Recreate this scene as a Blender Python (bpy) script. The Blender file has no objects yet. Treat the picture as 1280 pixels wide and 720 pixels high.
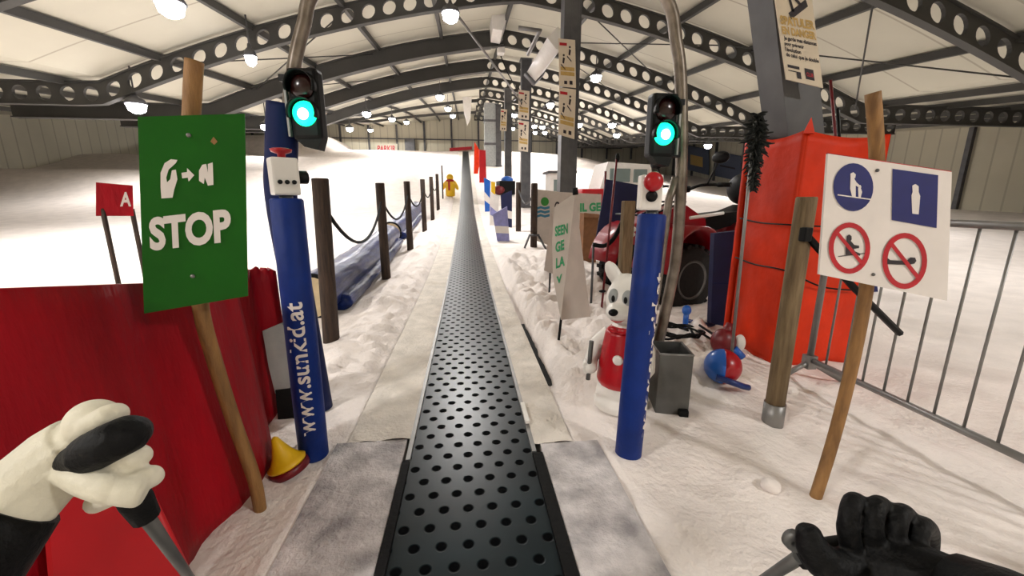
import bpy, bmesh, random
from math import *
from mathutils import Vector as V, Matrix, noise
random.seed(7)
K = .75                      # everything below is laid out with the camera 1.6 units up; K turns units into metres
S = bpy.context.scene
COL = S.collection

# ---------------------------------------------------------------- camera geometry
FP = 500.0
PITCH, YAW = radians(12.4), radians(6.3)
C = V((.03, 0, 1.6))
FW = V((sin(YAW)*cos(PITCH), cos(YAW)*cos(PITCH), -sin(PITCH)))
RT = V((cos(YAW), -sin(YAW), 0))
UP = RT.cross(FW)
def ray(x, y): return FW + RT*((x-640)/FP) + UP*((360-y)/FP)
def G(x, y, z=0):
    d = ray(x, y); return C + d*((z-C.z)/d.z)
def D(x, y, Y):
    d = ray(x, y); return C + d*((Y-C.y)/d.y)
def DX(x, y, X):
    d = ray(x, y); return C + d*((X-C.x)/d.x)
class Plane:
    def __init__(s, a, b, c):
        s.o = a.copy(); s.n = (b-a).cross(c-a).normalized()
        if s.n.dot(C-a) < 0: s.n = -s.n
    def at(s, x, y, off=.003):
        d = ray(x, y); t = (s.o-C).dot(s.n)/d.dot(s.n)
        return C + d*t + s.n*off

# ---------------------------------------------------------------- materials
def lin(c):
    return tuple(((v/255)/12.92 if v/255 <= .04045 else ((v/255+.055)/1.055)**2.4) for v in c) + (1,)
MATS = {}
def mat(name, col, rough=.6, metal=0, var=.12, scale=12, bump=0, bscale=60, emit=0, col2=None, spec=.5, stretch=None):
    if name in MATS: return MATS[name]
    m = bpy.data.materials.new(name); m.use_nodes = True
    nt = m.node_tree; N = nt.nodes; L = nt.links
    b = N['Principled BSDF']
    b.inputs['Roughness'].default_value = rough; b.inputs['Metallic'].default_value = metal
    b.inputs['Specular IOR Level'].default_value = spec
    tc = N.new('ShaderNodeTexCoord'); mp = N.new('ShaderNodeMapping'); L.new(tc.outputs['Object'], mp.inputs[0])
    if stretch: mp.inputs['Scale'].default_value = stretch
    nz = N.new('ShaderNodeTexNoise'); nz.inputs['Scale'].default_value = scale; nz.inputs['Detail'].default_value = 5
    L.new(mp.outputs[0], nz.inputs['Vector'])
    rp = N.new('ShaderNodeValToRGB'); L.new(nz.outputs['Fac'], rp.inputs[0])
    a = lin(col); c2 = lin(col2) if col2 else tuple(max(0, v*(1-2*var)) for v in a[:3])+(1,)
    rp.color_ramp.elements[0].position = .3; rp.color_ramp.elements[1].position = .7
    rp.color_ramp.elements[0].color = c2; rp.color_ramp.elements[1].color = a
    L.new(rp.outputs[0], b.inputs['Base Color'])
    if bump:
        n2 = N.new('ShaderNodeTexNoise'); n2.inputs['Scale'].default_value = bscale; n2.inputs['Detail'].default_value = 6
        L.new(mp.outputs[0], n2.inputs['Vector'])
        bp = N.new('ShaderNodeBump'); bp.inputs['Strength'].default_value = bump; bp.inputs['Distance'].default_value = .02
        L.new(n2.outputs['Fac'], bp.inputs['Height']); L.new(bp.outputs[0], b.inputs['Normal'])
    if emit:
        b.inputs['Emission Color'].default_value = a; b.inputs['Emission Strength'].default_value = emit
    MATS[name] = m
    return m
snow = mat('snow', (242,233,228), .75, 0, .07, 3, .7, 32)
snow_side = mat('trodden_snow', (226,218,208), .8, 0, .12, 7, .6, 40)
board_m = mat('frosted_board', (226,220,220), .7, 0, .1, 7, .6, 60, col2=(140,136,138))
wood = mat('post_wood', (72,54,42), .8, 0, .2, 9, .4, 40, col2=(38,28,22), stretch=(6,6,.6))
palewood = mat('pale_post_wood', (128,108,78), .8, 0, .2, 9, .3, 40, col2=(92,74,50), stretch=(6,6,.6))
bamboo = mat('bamboo_wood', (158,116,66), .6, 0, .15, 7, .2, 40, col2=(112,78,40), stretch=(5,5,.8))
steel = mat('galvanised_steel', (140,138,136), .42, .55, .12, 7)
dsteel = mat('column_steel', (98,98,100), .5, .3, .12, 3, col2=(74,74,77))
pipe_m = mat('worn_pipe_steel', (150,140,130), .38, .7, .15, 12, col2=(104,94,84))
truss_m = mat('truss_paint', (66,65,62), .6, .1, .1, 2)
cream_ = mat('roof_panel_cream', (226,220,202), .8, 0, .04, .6)
wallp = mat('wall_panel', (208,202,184), .8, 0, .06, .7)
blackp = mat('black_plastic', (9,9,10), .45, 0, .1, 20, spec=.22)
rubber = mat('black_rubber', (14,14,14), .75, 0, .2, 25, .2, spec=.2)
bluepad = mat('blue_vinyl', (8,44,122), .55, 0, .14, 10, .15, 30, spec=.25)
navypad = mat('dark_blue_vinyl', (12,26,76), .6, 0, .12, 10, spec=.2)
navy = mat('navy_fabric', (16,22,72), .7, 0, .15, 8, .1, 30)
white = mat('white_paint', (228,220,214), .5, 0, .05, 8)
whitep = mat('white_plastic', (232,228,222), .35, 0, .04, 8)
greenp = mat('green_sign_paint', (16,92,8), .5, 0, .1, 5, spec=.25)
redfab = mat('red_vinyl_fabric', (170,2,24), .55, 0, .22, 3, .4, 14, spec=.25, stretch=(2,2,.5))
redbright = mat('bright_red_vinyl', (212,22,34), .5, 0, .1, 4)
redp = mat('red_paint', (176,10,26), .3, 0, .1, 8)
dred = mat('dark_red_plastic', (110,8,22), .4, 0, .1, 8)
orange = mat('orange_tarpaulin', (218,50,4), .5, 0, .14, 4, .35, 9, spec=.25)
yellow = mat('yellow_plastic', (236,188,22), .4, 0, .06, 8)
greyfab = mat('pale_grey_fabric', (196,184,174), .7, 0, .08, 6)
greenl = mat('green_letter', (44,150,96), .6, 0, .1, 20)
lblue = mat('bright_blue_plastic', (30,96,190), .3, 0, .08, 8)
lilac = mat('lilac_fabric', (150,150,205), .7, 0, .15, 8)
card = mat('brown_cardboard', (136,92,58), .85, 0, .15, 10)
glovew = mat('white_glove_leather', (226,220,200), .6, 0, .08, 20, .2, 60)
gloveb = mat('black_glove_leather', (7,7,8), .6, 0, .2, 20, .3, 60, spec=.2)
tuft_m = mat('dark_bristle', (22,26,22), .85, 0, .2, 30)
vinylroll = mat('glossy_blue_vinyl', (12,40,108), .3, 0, .35, 6, .5, 7, spec=.3, stretch=(2.5,.4,2.5))
beige = mat('foam_beige', (206,186,150), .9, 0, .1, 20)
glass = mat('dark_glass', (120,134,132), .15, 0, .05, 6)
poster_m = mat('poster_paper', (222,208,186), .6, 0, .05, 8)
ptan = mat('poster_ochre', (204,168,98), .6, 0, .1, 12)
ink = mat('dark_ink', (40,30,38), .6)
signblue = mat('sign_blue', (22,30,104), .45)
signred = mat('sign_red', (186,16,34), .45)
quadred = mat('quad_red_plastic', (146,2,22), .3, 0, .1, 6, spec=.35)
tyre_m = mat('tyre_rubber', (34,32,31), .8, 0, .2, 25, .2, spec=.3)
greybox = mat('grey_sheet_metal', (104,104,102), .45, .5, .2, 6)
lens_off = mat('unlit_red_lens', (40,8,8), .2)
lens_on = mat('green_lamp_lens', (20,235,160), .3, 0, 0, 5, emit=2.2)
lens_core = mat('green_lamp_core', (190,255,235), .3, 0, 0, 5, emit=6)
lamp_glow = mat('lamp_glow', (250,248,255), .3, 0, 0, 5, emit=40)
sheet = mat('grey_plastic_sheet', (160,164,162), .5, 0, .12, 8)

def ceiling_material():
    m = mat('roof_lining', (203,199,182), .85, 0, .05, .5)
    nt = m.node_tree; N = nt.nodes; L = nt.links
    b = N['Principled BSDF']; src = b.inputs['Base Color'].links[0].from_socket
    tc = N.new('ShaderNodeTexCoord'); sx = N.new('ShaderNodeSeparateXYZ'); L.new(tc.outputs['Object'], sx.inputs[0])
    mm = N.new('ShaderNodeMath'); mm.operation = 'MULTIPLY'; mm.inputs[1].default_value = 1/1.7; L.new(sx.outputs['Y'], mm.inputs[0])
    fr = N.new('ShaderNodeMath'); fr.operation = 'FRACT'; L.new(mm.outputs[0], fr.inputs[0])
    lt = N.new('ShaderNodeMath'); lt.operation = 'LESS_THAN'; lt.inputs[1].default_value = .03; L.new(fr.outputs[0], lt.inputs[0])
    mx = N.new('ShaderNodeMix'); mx.data_type = 'RGBA'; L.new(lt.outputs[0], mx.inputs['Factor'])
    L.new(src, mx.inputs['A']); mx.inputs['B'].default_value = lin((168,162,146))
    L.new(mx.outputs['Result'], b.inputs['Base Color'])
    return m
def wall_material():
    m = mat('wall_lining', (206,200,180), .85, 0, .06, .5)
    nt = m.node_tree; N = nt.nodes; L = nt.links
    b = N['Principled BSDF']; src = b.inputs['Base Color'].links[0].from_socket
    tc = N.new('ShaderNodeTexCoord'); sx = N.new('ShaderNodeSeparateXYZ'); L.new(tc.outputs['Object'], sx.inputs[0])
    ad = N.new('ShaderNodeMath'); ad.operation = 'ADD'; L.new(sx.outputs['X'], ad.inputs[0]); L.new(sx.outputs['Y'], ad.inputs[1])
    mm = N.new('ShaderNodeMath'); mm.operation = 'MULTIPLY'; mm.inputs[1].default_value = 1/.85; L.new(ad.outputs[0], mm.inputs[0])
    fr = N.new('ShaderNodeMath'); fr.operation = 'FRACT'; L.new(mm.outputs[0], fr.inputs[0])
    lt = N.new('ShaderNodeMath'); lt.operation = 'LESS_THAN'; lt.inputs[1].default_value = .1; L.new(fr.outputs[0], lt.inputs[0])
    mx = N.new('ShaderNodeMix'); mx.data_type = 'RGBA'; L.new(lt.outputs[0], mx.inputs['Factor'])
    L.new(src, mx.inputs['A']); mx.inputs['B'].default_value = lin((176,170,152))
    L.new(mx.outputs['Result'], b.inputs['Base Color'])
    return m
def belt_material():
    m = mat('dimpled_belt_rubber', (16,32,38), .25, 0, .25, 4, 0)
    nt = m.node_tree; N = nt.nodes; L = nt.links
    b = N['Principled BSDF']; src = b.inputs['Base Color'].links[0].from_socket
    ge = N.new('ShaderNodeTexCoord'); sx = N.new('ShaderNodeSeparateXYZ'); L.new(ge.outputs['Object'], sx.inputs[0])
    def mth(op, a, bb=None):
        n = N.new('ShaderNodeMath'); n.operation = op
        for i, q in enumerate((a, bb)):
            if q is None: continue
            if isinstance(q, (int, float)): n.inputs[i].default_value = q
            else: L.new(q, n.inputs[i])
        return n.outputs[0]
    px, py = .128*K, .23*K
    def lattice(o):
        u = mth('MULTIPLY', mth('SUBTRACT', mth('FRACT', mth('ADD', mth('DIVIDE', sx.outputs['X'], px), o)), .5), px)
        v = mth('MULTIPLY', mth('SUBTRACT', mth('FRACT', mth('ADD', mth('DIVIDE', sx.outputs['Y'], py), o)), .5), py)
        return mth('SQRT', mth('ADD', mth('MULTIPLY', u, u), mth('MULTIPLY', v, v)))
    d = mth('MINIMUM', lattice(0.0), lattice(.5))
    mr = N.new('ShaderNodeMapRange'); mr.inputs['From Min'].default_value = .022*K; mr.inputs['From Max'].default_value = .031*K
    L.new(d, mr.inputs['Value'])
    mx = N.new('ShaderNodeMix'); mx.data_type = 'RGBA'; L.new(mr.outputs[0], mx.inputs['Factor'])
    mx.inputs['A'].default_value = lin((3,4,5)); L.new(src, mx.inputs['B'])
    L.new(mx.outputs['Result'], b.inputs['Base Color'])
    bp = N.new('ShaderNodeBump'); bp.inputs['Strength'].default_value = .5; bp.inputs['Distance'].default_value = .006
    L.new(mr.outputs[0], bp.inputs['Height']); L.new(bp.outputs[0], b.inputs['Normal'])
    L.new(mth('ADD', mth('MULTIPLY', mr.outputs[0], .24), .03), b.inputs['Specular IOR Level']); rg = mth('ADD', mth('MULTIPLY', mth('SUBTRACT', 1.0, mr.outputs[0]), .45), .33); L.new(rg, b.inputs['Roughness'])
    return m

# ---------------------------------------------------------------- mesh builder
class MB:
    def __init__(s): s.bm = bmesh.new(); s.mi = 0
    def m(s, i): s.mi = i; return s
    def _fin(s, fs, smooth=False):
        for f in fs: f.material_index = s.mi; f.smooth = smooth
    def box(s, c, size, rot=None, bev=0):
        b = bmesh.new(); bmesh.ops.create_cube(b, size=1)
        for v in b.verts: v.co = V((v.co.x*size[0], v.co.y*size[1], v.co.z*size[2]))
        if bev: bmesh.ops.bevel(b, geom=b.edges[:], offset=bev, segments=2, affect='EDGES', profile=.6)
        M = Matrix.Translation(V(c)) @ (rot.to_4x4() if rot else Matrix())
        s.merge(b, M); return s
    def merge(s, b, M=Matrix(), smooth=False):
        mp = {v: s.bm.verts.new(M @ v.co) for v in b.verts}
        for f in b.faces:
            try: nf = s.bm.faces.new([mp[v] for v in f.verts])
            except ValueError: continue
            nf.material_index = s.mi; nf.smooth = smooth
        b.free(); return s
    def tube(s, pts, r, n=10, cap=True):
        pts = [V(p) for p in pts]; R = r if isinstance(r, (list, tuple)) else [r]*len(pts)
        t0 = (pts[1]-pts[0]).normalized()
        a = V((0,0,1)) if abs(t0.z) < .9 else V((1,0,0))
        nx = t0.cross(a).normalized(); rings = []
        for i, p in enumerate(pts):
            t = (pts[min(i+1,len(pts)-1)]-pts[max(i-1,0)]).normalized()
            nx = (nx - t*nx.dot(t)).normalized(); ny = t.cross(nx)
            rings.append([s.bm.verts.new(p+(nx*cos(2*pi*k/n)+ny*sin(2*pi*k/n))*R[i]) for k in range(n)])
        fs = []
        for i in range(len(rings)-1):
            for k in range(n):
                fs.append(s.bm.faces.new([rings[i][k], rings[i][(k+1)%n], rings[i+1][(k+1)%n], rings[i+1][k]]))
        s._fin(fs, True)
        if cap: s._fin([s.bm.faces.new(rings[0][::-1]), s.bm.faces.new(rings[-1])])
        return s
    def ell(s, c, r, rot=None, u=20, v=12):
        b = bmesh.new(); bmesh.ops.create_uvsphere(b, u_segments=u, v_segments=v, radius=1)
        r = (r,)*3 if isinstance(r, (int, float)) else r
        M = Matrix.Translation(V(c)) @ (rot.to_4x4() if rot else Matrix()) @ Matrix.Diagonal((*r, 1))
        return s.merge(b, M, True)
    def lathe(s, prof, c, rot=None, n=24):
        M = Matrix.Translation(V(c)) @ (rot.to_4x4() if rot else Matrix())
        rings = [[s.bm.verts.new(M @ V((r*cos(2*pi*k/n), r*sin(2*pi*k/n), z))) for k in range(n)] for r, z in prof]
        fs = []
        for i in range(len(rings)-1):
            for k in range(n): fs.append(s.bm.faces.new([rings[i][k], rings[i][(k+1)%n], rings[i+1][(k+1)%n], rings[i+1][k]]))
        s._fin(fs, True)
        s._fin([s.bm.faces.new(rings[0][::-1]), s.bm.faces.new(rings[-1])]); return s
    def slab(s, pts, vec):
        pts = [V(p) for p in pts]; vec = V(vec)
        a = [s.bm.verts.new(p) for p in pts]; b = [s.bm.verts.new(p+vec) for p in pts]
        fs = [s.bm.faces.new(a[::-1]), s.bm.faces.new(b)]
        n = len(pts)
        for i in range(n): fs.append(s.bm.faces.new([a[i], a[(i+1)%n], b[(i+1)%n], b[i]]))
        s._fin(fs); return s
    def face(s, pts):
        s._fin([s.bm.faces.new([s.bm.verts.new(V(p)) for p in pts])]); return s
    def raw(s, vs, fs, smooth=False):
        a = [s.bm.verts.new(V(p)) for p in vs]; out = []
        for f in fs:
            try: out.append(s.bm.faces.new([a[i] for i in f]))
            except ValueError: pass
        s._fin(out, smooth); return s

def tag(o, label=None, cat=None, group=None, kind=None):
    if label: o['label'] = label
    if cat: o['category'] = cat
    if group: o['group'] = group
    if kind: o['kind'] = kind
    return o
def base(p): return V(p)*K
def empty(name, loc, label, cat, group=None):
    o = bpy.data.objects.new(name, None); COL.objects.link(o); o.location = V(loc)*K; o.empty_display_size = .1
    return tag(o, label, cat, group)
def origin(o):
    p = V((0,0,0))
    while o: p += o.location; o = o.parent
    return p
def build(name, mb, mats, parent=None, label=None, cat=None, group=None, kind=None, remesh=0, fix=True):
    bm = mb.bm
    for v in bm.verts: v.co *= K
    if fix: bmesh.ops.recalc_face_normals(bm, faces=bm.faces[:])
    if parent is not None: org = origin(parent)
    else:
        xs = [v.co for v in bm.verts]; lo = V([min(c[i] for c in xs) for i in range(3)]); hi = V([max(c[i] for c in xs) for i in range(3)])
        org = V(((lo.x+hi.x)/2, (lo.y+hi.y)/2, lo.z))
        if kind == 'structure': org = V((0,0,0))
    for v in bm.verts: v.co -= org
    me = bpy.data.meshes.new(name); bm.to_mesh(me); bm.free()
    for q in (mats if isinstance(mats, (list, tuple)) else [mats]): me.materials.append(q)
    o = bpy.data.objects.new(name, me); COL.objects.link(o)
    if remesh:
        md = o.modifiers.new('r', 'REMESH'); md.mode = 'VOXEL'; md.voxel_size = remesh*K; md.use_smooth_shade = True
        sm = o.modifiers.new('s', 'SMOOTH'); sm.factor = .5; sm.iterations = 4
        dg = bpy.context.evaluated_depsgraph_get()
        nm = bpy.data.meshes.new_from_object(o.evaluated_get(dg)); nm.name = name
        o.modifiers.clear(); o.data = nm
        if not nm.materials: nm.materials.append(mats if not isinstance(mats, (list, tuple)) else mats[0])
        for p in nm.polygons: p.use_smooth = True
    if parent is not None: o.parent = parent
    else: o.location = org
    return tag(o, label, cat, group, kind)
def kids(o): return [c for c in bpy.data.objects if c.parent == o]
def dup(o, delta=(0,0,0), parent=None, label=None, group=None):
    ch = kids(o); c = o.copy(); COL.objects.link(c)
    if parent is not None: c.parent = parent
    c.location = o.location + V(delta)*K
    for q in ch: dup(q, (0,0,0), c)
    if label: c['label'] = label
    if group: c['group'] = group
    return c
def text2d(s, bold=.0, size=1):
    cu = bpy.data.curves.new('t', 'FONT'); cu.body = s; cu.size = size; cu.offset = bold; cu.fill_mode = 'FRONT'; cu.dimensions = '2D'
    cu.resolution_u = 4
    o = bpy.data.objects.new('t', cu); COL.objects.link(o)
    dg = bpy.context.evaluated_depsgraph_get(); me = o.evaluated_get(dg).to_mesh()
    vs = [(v.co.x, v.co.y) for v in me.vertices]; fs = [tuple(p.vertices) for p in me.polygons]
    o.evaluated_get(dg).to_mesh_clear()
    bpy.data.objects.remove(o); bpy.data.curves.remove(cu)
    x0 = min(v[0] for v in vs); x1 = max(v[0] for v in vs); y0 = min(v[1] for v in vs); y1 = max(v[1] for v in vs)
    return [((x-x0)/(x1-x0), (y-y0)/(y1-y0)) for x, y in vs], fs
def text_px(mb, plane, s, p0, p1, p2, bold=0, off=.004):
    vs, fs = text2d(s, bold)
    f = lambda u, v: plane.at(p0[0]+(p1[0]-p0[0])*u+(p2[0]-p0[0])*v, p0[1]+(p1[1]-p0[1])*u+(p2[1]-p0[1])*v, off)
    return mb.raw([f(u, v) for u, v in vs], fs)
def poly_px(mb, plane, pts, off=.003): return mb.face([plane.at(x, y, off) for x, y in pts])
def disc(cx, cy, rx, ry, n=28): return [(cx+rx*cos(2*pi*i/n), cy+ry*sin(2*pi*i/n)) for i in range(n)]
def ring_px(mb, plane, cx, cy, rx, ry, w, off=.004, n=32):
    a = [plane.at(cx+rx*cos(2*pi*i/n), cy+ry*sin(2*pi*i/n), off) for i in range(n)]
    b = [plane.at(cx+(rx-w)*cos(2*pi*i/n), cy+(ry-w)*sin(2*pi*i/n), off) for i in range(n)]
    return mb.raw(a+b, [(i, (i+1)%n, n+(i+1)%n, n+i) for i in range(n)])
def stroke(a, b, w):
    d = V((b[0]-a[0], b[1]-a[1])).normalized(); n = V((-d.y, d.x))*w/2
    return [(a[0]+n.x, a[1]+n.y), (b[0]+n.x, b[1]+n.y), (b[0]-n.x, b[1]-n.y), (a[0]-n.x, a[1]-n.y)]
def rz(a): return Matrix.Rotation(radians(a), 3, 'Z')
def rx(a): return Matrix.Rotation(radians(a), 3, 'X')
def ry(a): return Matrix.Rotation(radians(a), 3, 'Y')
def align(d): return V((0,0,1)).rotation_difference(V(d)).to_matrix()
def lerp(a, b, t): return a+(b-a)*t
def sm(a, b, x):
    t = max(0, min(1, (x-a)/(b-a))); return t*t*(3-2*t)

# ---------------------------------------------------------------- the snow
PR = [(-30,0),(7.5,0),(11.6,.2),(15.2,.43),(18.8,.68),(22.4,1.0),(30,2.35),(60,8.35),(63,8.7),(120,8.7)]
def prof0(y):
    for (a, p), (b, q) in zip(PR, PR[1:]):
        if y <= b: return p+(q-p)*(y-a)/(b-a)
    return PR[-1][1]
def prof(y): return sum(prof0(y+d) for d in (-1.6,-.8,0,.8,1.6))/5
def nz(x, y, s, seed=0): return noise.noise(V((x*s, y*s, seed)))
def gz(x, y):
    h = prof(y)
    if -.44 < x < .48: return h-.14
    if -.80 < x < .70 or (y < 2.4 and -.88 < x < .88): return h-.02
    e = min(abs(x+.8) if x < 0 else abs(x-.72), 1)
    h += .03*nz(x, y, 1.3, 1)*min(1, e*3) + .02*nz(x, y, 5, 2) + .009*nz(x, y, 15, 3)
    if x > .7:
        k = sm(2.7, 3.6, y)*(1-sm(8, 13, y))*sm(.7, .95, x)*(1-sm(2.2, 3.4, x))
        h += k*(.10+.30*max(0, nz(x, y, 1.7, 4))+.15*abs(nz(x, y, 4, 5))+.05*nz(x, y, 10, 6))
        h -= .2*sm(3.1, 3.5, y)*(1-sm(6, 7.5, y))*max(0, 1-abs(x-.76)/.08)
        h += .22*max(0, 1-((x-4.2)/1.5)**2)*max(0, 1-((y-4.9)/1)**2)
        h += .05*max(0, nz(x, y, 2.1, 9))*(1-sm(5, 9, y))
    else:
        k = sm(-1.7, -1.25, x)*(1-sm(-1.0, -.8, x))*sm(2.6, 3.5, y)*(1-sm(30, 40, y))
        h += k*(.06+.14*abs(nz(x, y, 3.2, 7))+.05*nz(x, y, 9, 8))
        w = sm(-1.2, -4, x)
        h += w*(1.1*exp(-((y-31)/2.6)**2) - .8*exp(-((y-35.5)/2.6)**2) + .7*exp(-((y-45)/3)**2) - .6*exp(-((y-49)/3)**2))
        h += 1.7*sm(-17.5, -18.5, x)*sm(54, 57, y)
    h -= 3.2*sm(10, 33, x)*sm(18, 44, y)
    far = sm(15, 30, y)
    h += far*.12*nz(x, y, .13, 11)*sm(.9, 5, abs(x))
    return h
def axis(segs):
    out = [segs[0][0]]
    for a, b, d in segs:
        n = max(1, round((b-a)/d)); out += [a+(b-a)*i/n for i in range(1, n+1)]
    return out
XS = axis([(-37,-12,1.2),(-12,-3,.3),(-3,-1.8,.1),(-1.8,-.9,.045),(-.9,-.885,.015),(-.885,-.8,.04),(-.8,-.79,.01),(-.79,-.45,.1),(-.45,-.43,.02),(-.43,.47,.3),(.47,.49,.02),(.49,.69,.1),(.69,.71,.02),(.71,.87,.03),(.87,.885,.015),(.885,3.6,.04),(3.6,6,.1),(6,12,.4),(12,36,1.2)])
YS = axis([(-7,.6,.5),(.6,7,.045),(7,14,.09),(14,24,.25),(24,72,.6)])
vs = [(x, y, gz(x, y)) for y in YS for x in XS]; nx = len(XS)
fs = [(j*nx+i, j*nx+i+1, (j+1)*nx+i+1, (j+1)*nx+i) for j in range(len(YS)-1) for i in range(nx-1)]
build('floor', MB().raw(vs, fs, True), snow, kind='structure', fix=False)
def on(x, y): return V((x, y, gz(x, y)))

# ---------------------------------------------------------------- hall shell
XR = 2.0
def zb(x, y):
    r = abs(x-XR); f = .12*min(r, 14)+.0105*min(r, 14)**2
    if x < XR: f *= 1-.62*sm(30, 60, y)
    return 8.45+.1*(y-15.8)-f
def roof(x, y): return zb(x, y)+.86
rxs = [-37+i*1.0 for i in range(74)]
rys = [-7, 10, 28]+[30+2*i for i in range(16)]+[66, 71.5]
vs = [(x, y, roof(x, y)) for y in rys for x in rxs]; n = len(rxs)
top = [(x, y, z+.2) for x, y, z in vs]
q = [(j*n+i, j*n+i+1, j*n+n+i+1, j*n+n+i) for j in range(len(rys)-1) for i in range(n-1)]
b = MB().raw(vs, q); b.raw(top, q)
build('ceiling', b, ceiling_material(), kind='structure')
wm = wall_material()
def wall(name, a, bb, th=.2):
    pts = [V((*lerp(V(a), V(bb), i/40), 0)) for i in range(41)]
    d = (V(bb)-V(a)).normalized(); nn = V((-d.y, d.x, 0))*th
    mb = MB(); v0 = []
    for p in pts: v0 += [V((p.x, p.y, -1)), V((p.x, p.y, roof(p.x, p.y)+.15))]
    v1 = [p+nn for p in v0]; N0 = len(v0)
    f = []
    for i in range(40):
        q = (2*i, 2*i+2, 2*i+3, 2*i+1); f += [q, tuple(k+N0 for k in q)]
    mb.raw(v0+v1, f); build(name, mb, wm, kind='structure')
wall('wall_back', (-36.5, 70.3), (35.5, 70.3)); wall('wall_front', (35.5, -6.5), (-36.5, -6.5))
wall('wall_left', (-36.5, -6.5), (-36.5, 70.3)); wall('wall_right', (35.5, 70.3), (35.5, -6.5))
tn = [0]
def trim(mb, m=truss_m):
    tn[0] += 1; return build('trim_%d' % tn[0], mb, m, kind='structure')
# castellated roof trusses
def truss(Y):
    mb = MB(); cw = .70; dp = .64; x = -20.3; R = .225
    while x < 24:
        if Y > 18 and x < XR-1:
            if Y > 35: dp_ = .3
            else: dp_ = dp
            if Y < 35 or int(Y/6) % 2:
                a = V((x, Y-.1, zb(x, Y)+dp-dp_)); bq = V((x+cw, Y-.1, zb(x+cw, Y)+dp-dp_)); mb.slab([a, bq, bq+V((0,0,dp_)), a+V((0,0,dp_))], (0,.2,0))
                if Y < 35:
                    for v0_ in (-.05, dp):
                        a = V((x, Y-.2, zb(x, Y)+v0_)); bq = V((x+cw, Y-.2, zb(x+cw, Y)+v0_)); mb.slab([a, bq, bq+V((0,0,.05)), a+V((0,0,.05))], (0,.4,0))
            x += cw; continue
        z = lambda u, v: zb(x+u, Y)+v
        sq, ci = [], []
        for k in range(16):
            a = 2*pi*k/16; c, s_ = cos(a), sin(a); q = max(abs(c), abs(s_))
            sq.append((cw/2+c/q*cw/2, dp/2+s_/q*dp/2)); ci.append((cw/2+c*R, dp/2+s_*R))
        for off in (-.05, .05):
            p = [V((x+u, Y+off, z(u, v))) for u, v in sq+ci]
            mb.raw(p, [(k, (k+1)%16, 16+(k+1)%16, 16+k) for k in range(16)])
        p = [V((x+u, Y+o, z(u, v))) for o in (-.05, .05) for u, v in ci]
        mb.raw(p, [(k, (k+1)%16, 16+(k+1)%16, 16+k) for k in range(16)])
        for v0_ in (-.04, dp):
            a = V((x, Y-.11, zb(x, Y)+v0_)); bq = V((x+cw, Y-.11, zb(x+cw, Y)+v0_))
            mb.slab([a, bq, bq+V((0,0,.05)), a+V((0,0,.05))], (0,.22,0))
        x += cw
    return mb
for i in range(-2, 9): trim(truss(15.8+6*i))
# purlins
for i in range(19):
    x = -25+i*3.0
    yy = [-6.4, 10, 28]+[30+3*k for k in range(11)]+[66, 70.1]; v = []
    for y in yy:
        z = roof(x, y)-.16; v += [(x-.07,y,z-.1),(x+.07,y,z-.1),(x+.07,y,z+.12),(x-.07,y,z+.12)]
    trim(MB().raw(v, [(4*i_+k, 4*i_+(k+1)%4, 4*i_+4+(k+1)%4, 4*i_+4+k) for i_ in range(len(yy)-1) for k in range(4)]))
# bracing rods
for (x0, y0, x1, y1) in [(-10,16,-4,22),(-4,16,-10,22),(-4,10,2,16),(4,16,10,22),(10,16,4,22),(4,22,10,28),(10,10,16,16),(16,10,10,16),(-10,22,-4,28)]:
    trim(MB().tube([(x0, y0, roof(x0, y0)-.3), (x1, y1, roof(x1, y1)-.3)], .025, 6))
# wall posts and rail on the end wall
for i in range(16):
    x = -33+i*4.4
    trim(MB().box((x, 70.15, 8.5+(roof(x, 70)-8.5)/2), (.28, .25, roof(x, 70)-8.5-.02)), dsteel)
trim(MB().box((0, 70.18, 11.3), (71, .12, .16)), dsteel)
for i in range(9):
    y = 20+i*6
    trim(MB().box((35.35, y, (roof(35.3, y))/2), (.25, .3, roof(35.3, y)-.02)), dsteel)

# ---------------------------------------------------------------- columns down the middle
LEAN = {0: None}
def column(i):
    y = 3.9+i*9.9; x = 3.42
    t = empty('steel_column', on(x, y), ['grey steel column rising out of the orange padding', 'grey steel column with two ski posters behind the green-lettered banner',
        'thinner-looking steel column with two posters, second beyond the padded one', 'grey steel column third beyond the orange padded one', 'grey steel column fourth beyond the orange padded one', 'grey steel column nearest the top of the slope'][i], 'column')
    z0 = gz(x, y)-.05; z1 = zb(x, y)
    mb = MB()
    if i == 0:      # leaning column with two flat sides
        c0 = D(985,158,3.62); c1 = D(967,0,3.62); sl = (c1.x-c0.x)/(c1.z-c0.z); bx_ = c0.x-sl*c0.z
        mb.slab([(bx_,3.62,-.02),(bx_+.37,3.62,-.02),(bx_+.37,3.92,-.02),(bx_,3.92,-.02)], (sl*6.6, 0, 6.6))
    else:
        w, d = .5, .5
        mb.box((x, y, (z0+z1)/2), (.06, d, z1-z0)); 
        for s_ in (-1, 1): mb.box((x+s_*w/2*.95, y, (z0+z1)/2), (.07, d, z1-z0))
        mb.box((x, y-d/2+.04, (z0+z1)/2), (w*.9, .05, z1-z0))
    build('shaft', mb, dsteel, t)
    if i:
        build('base_plate', MB().box((x, y, z0+.09), (.75,.75,.06)), dsteel, t)
        build('cap_plate', MB().box((x, y, z1-.02), (.7,.7,.04)), dsteel, t)
    return t
cols = [column(i) for i in range(6)]

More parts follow.
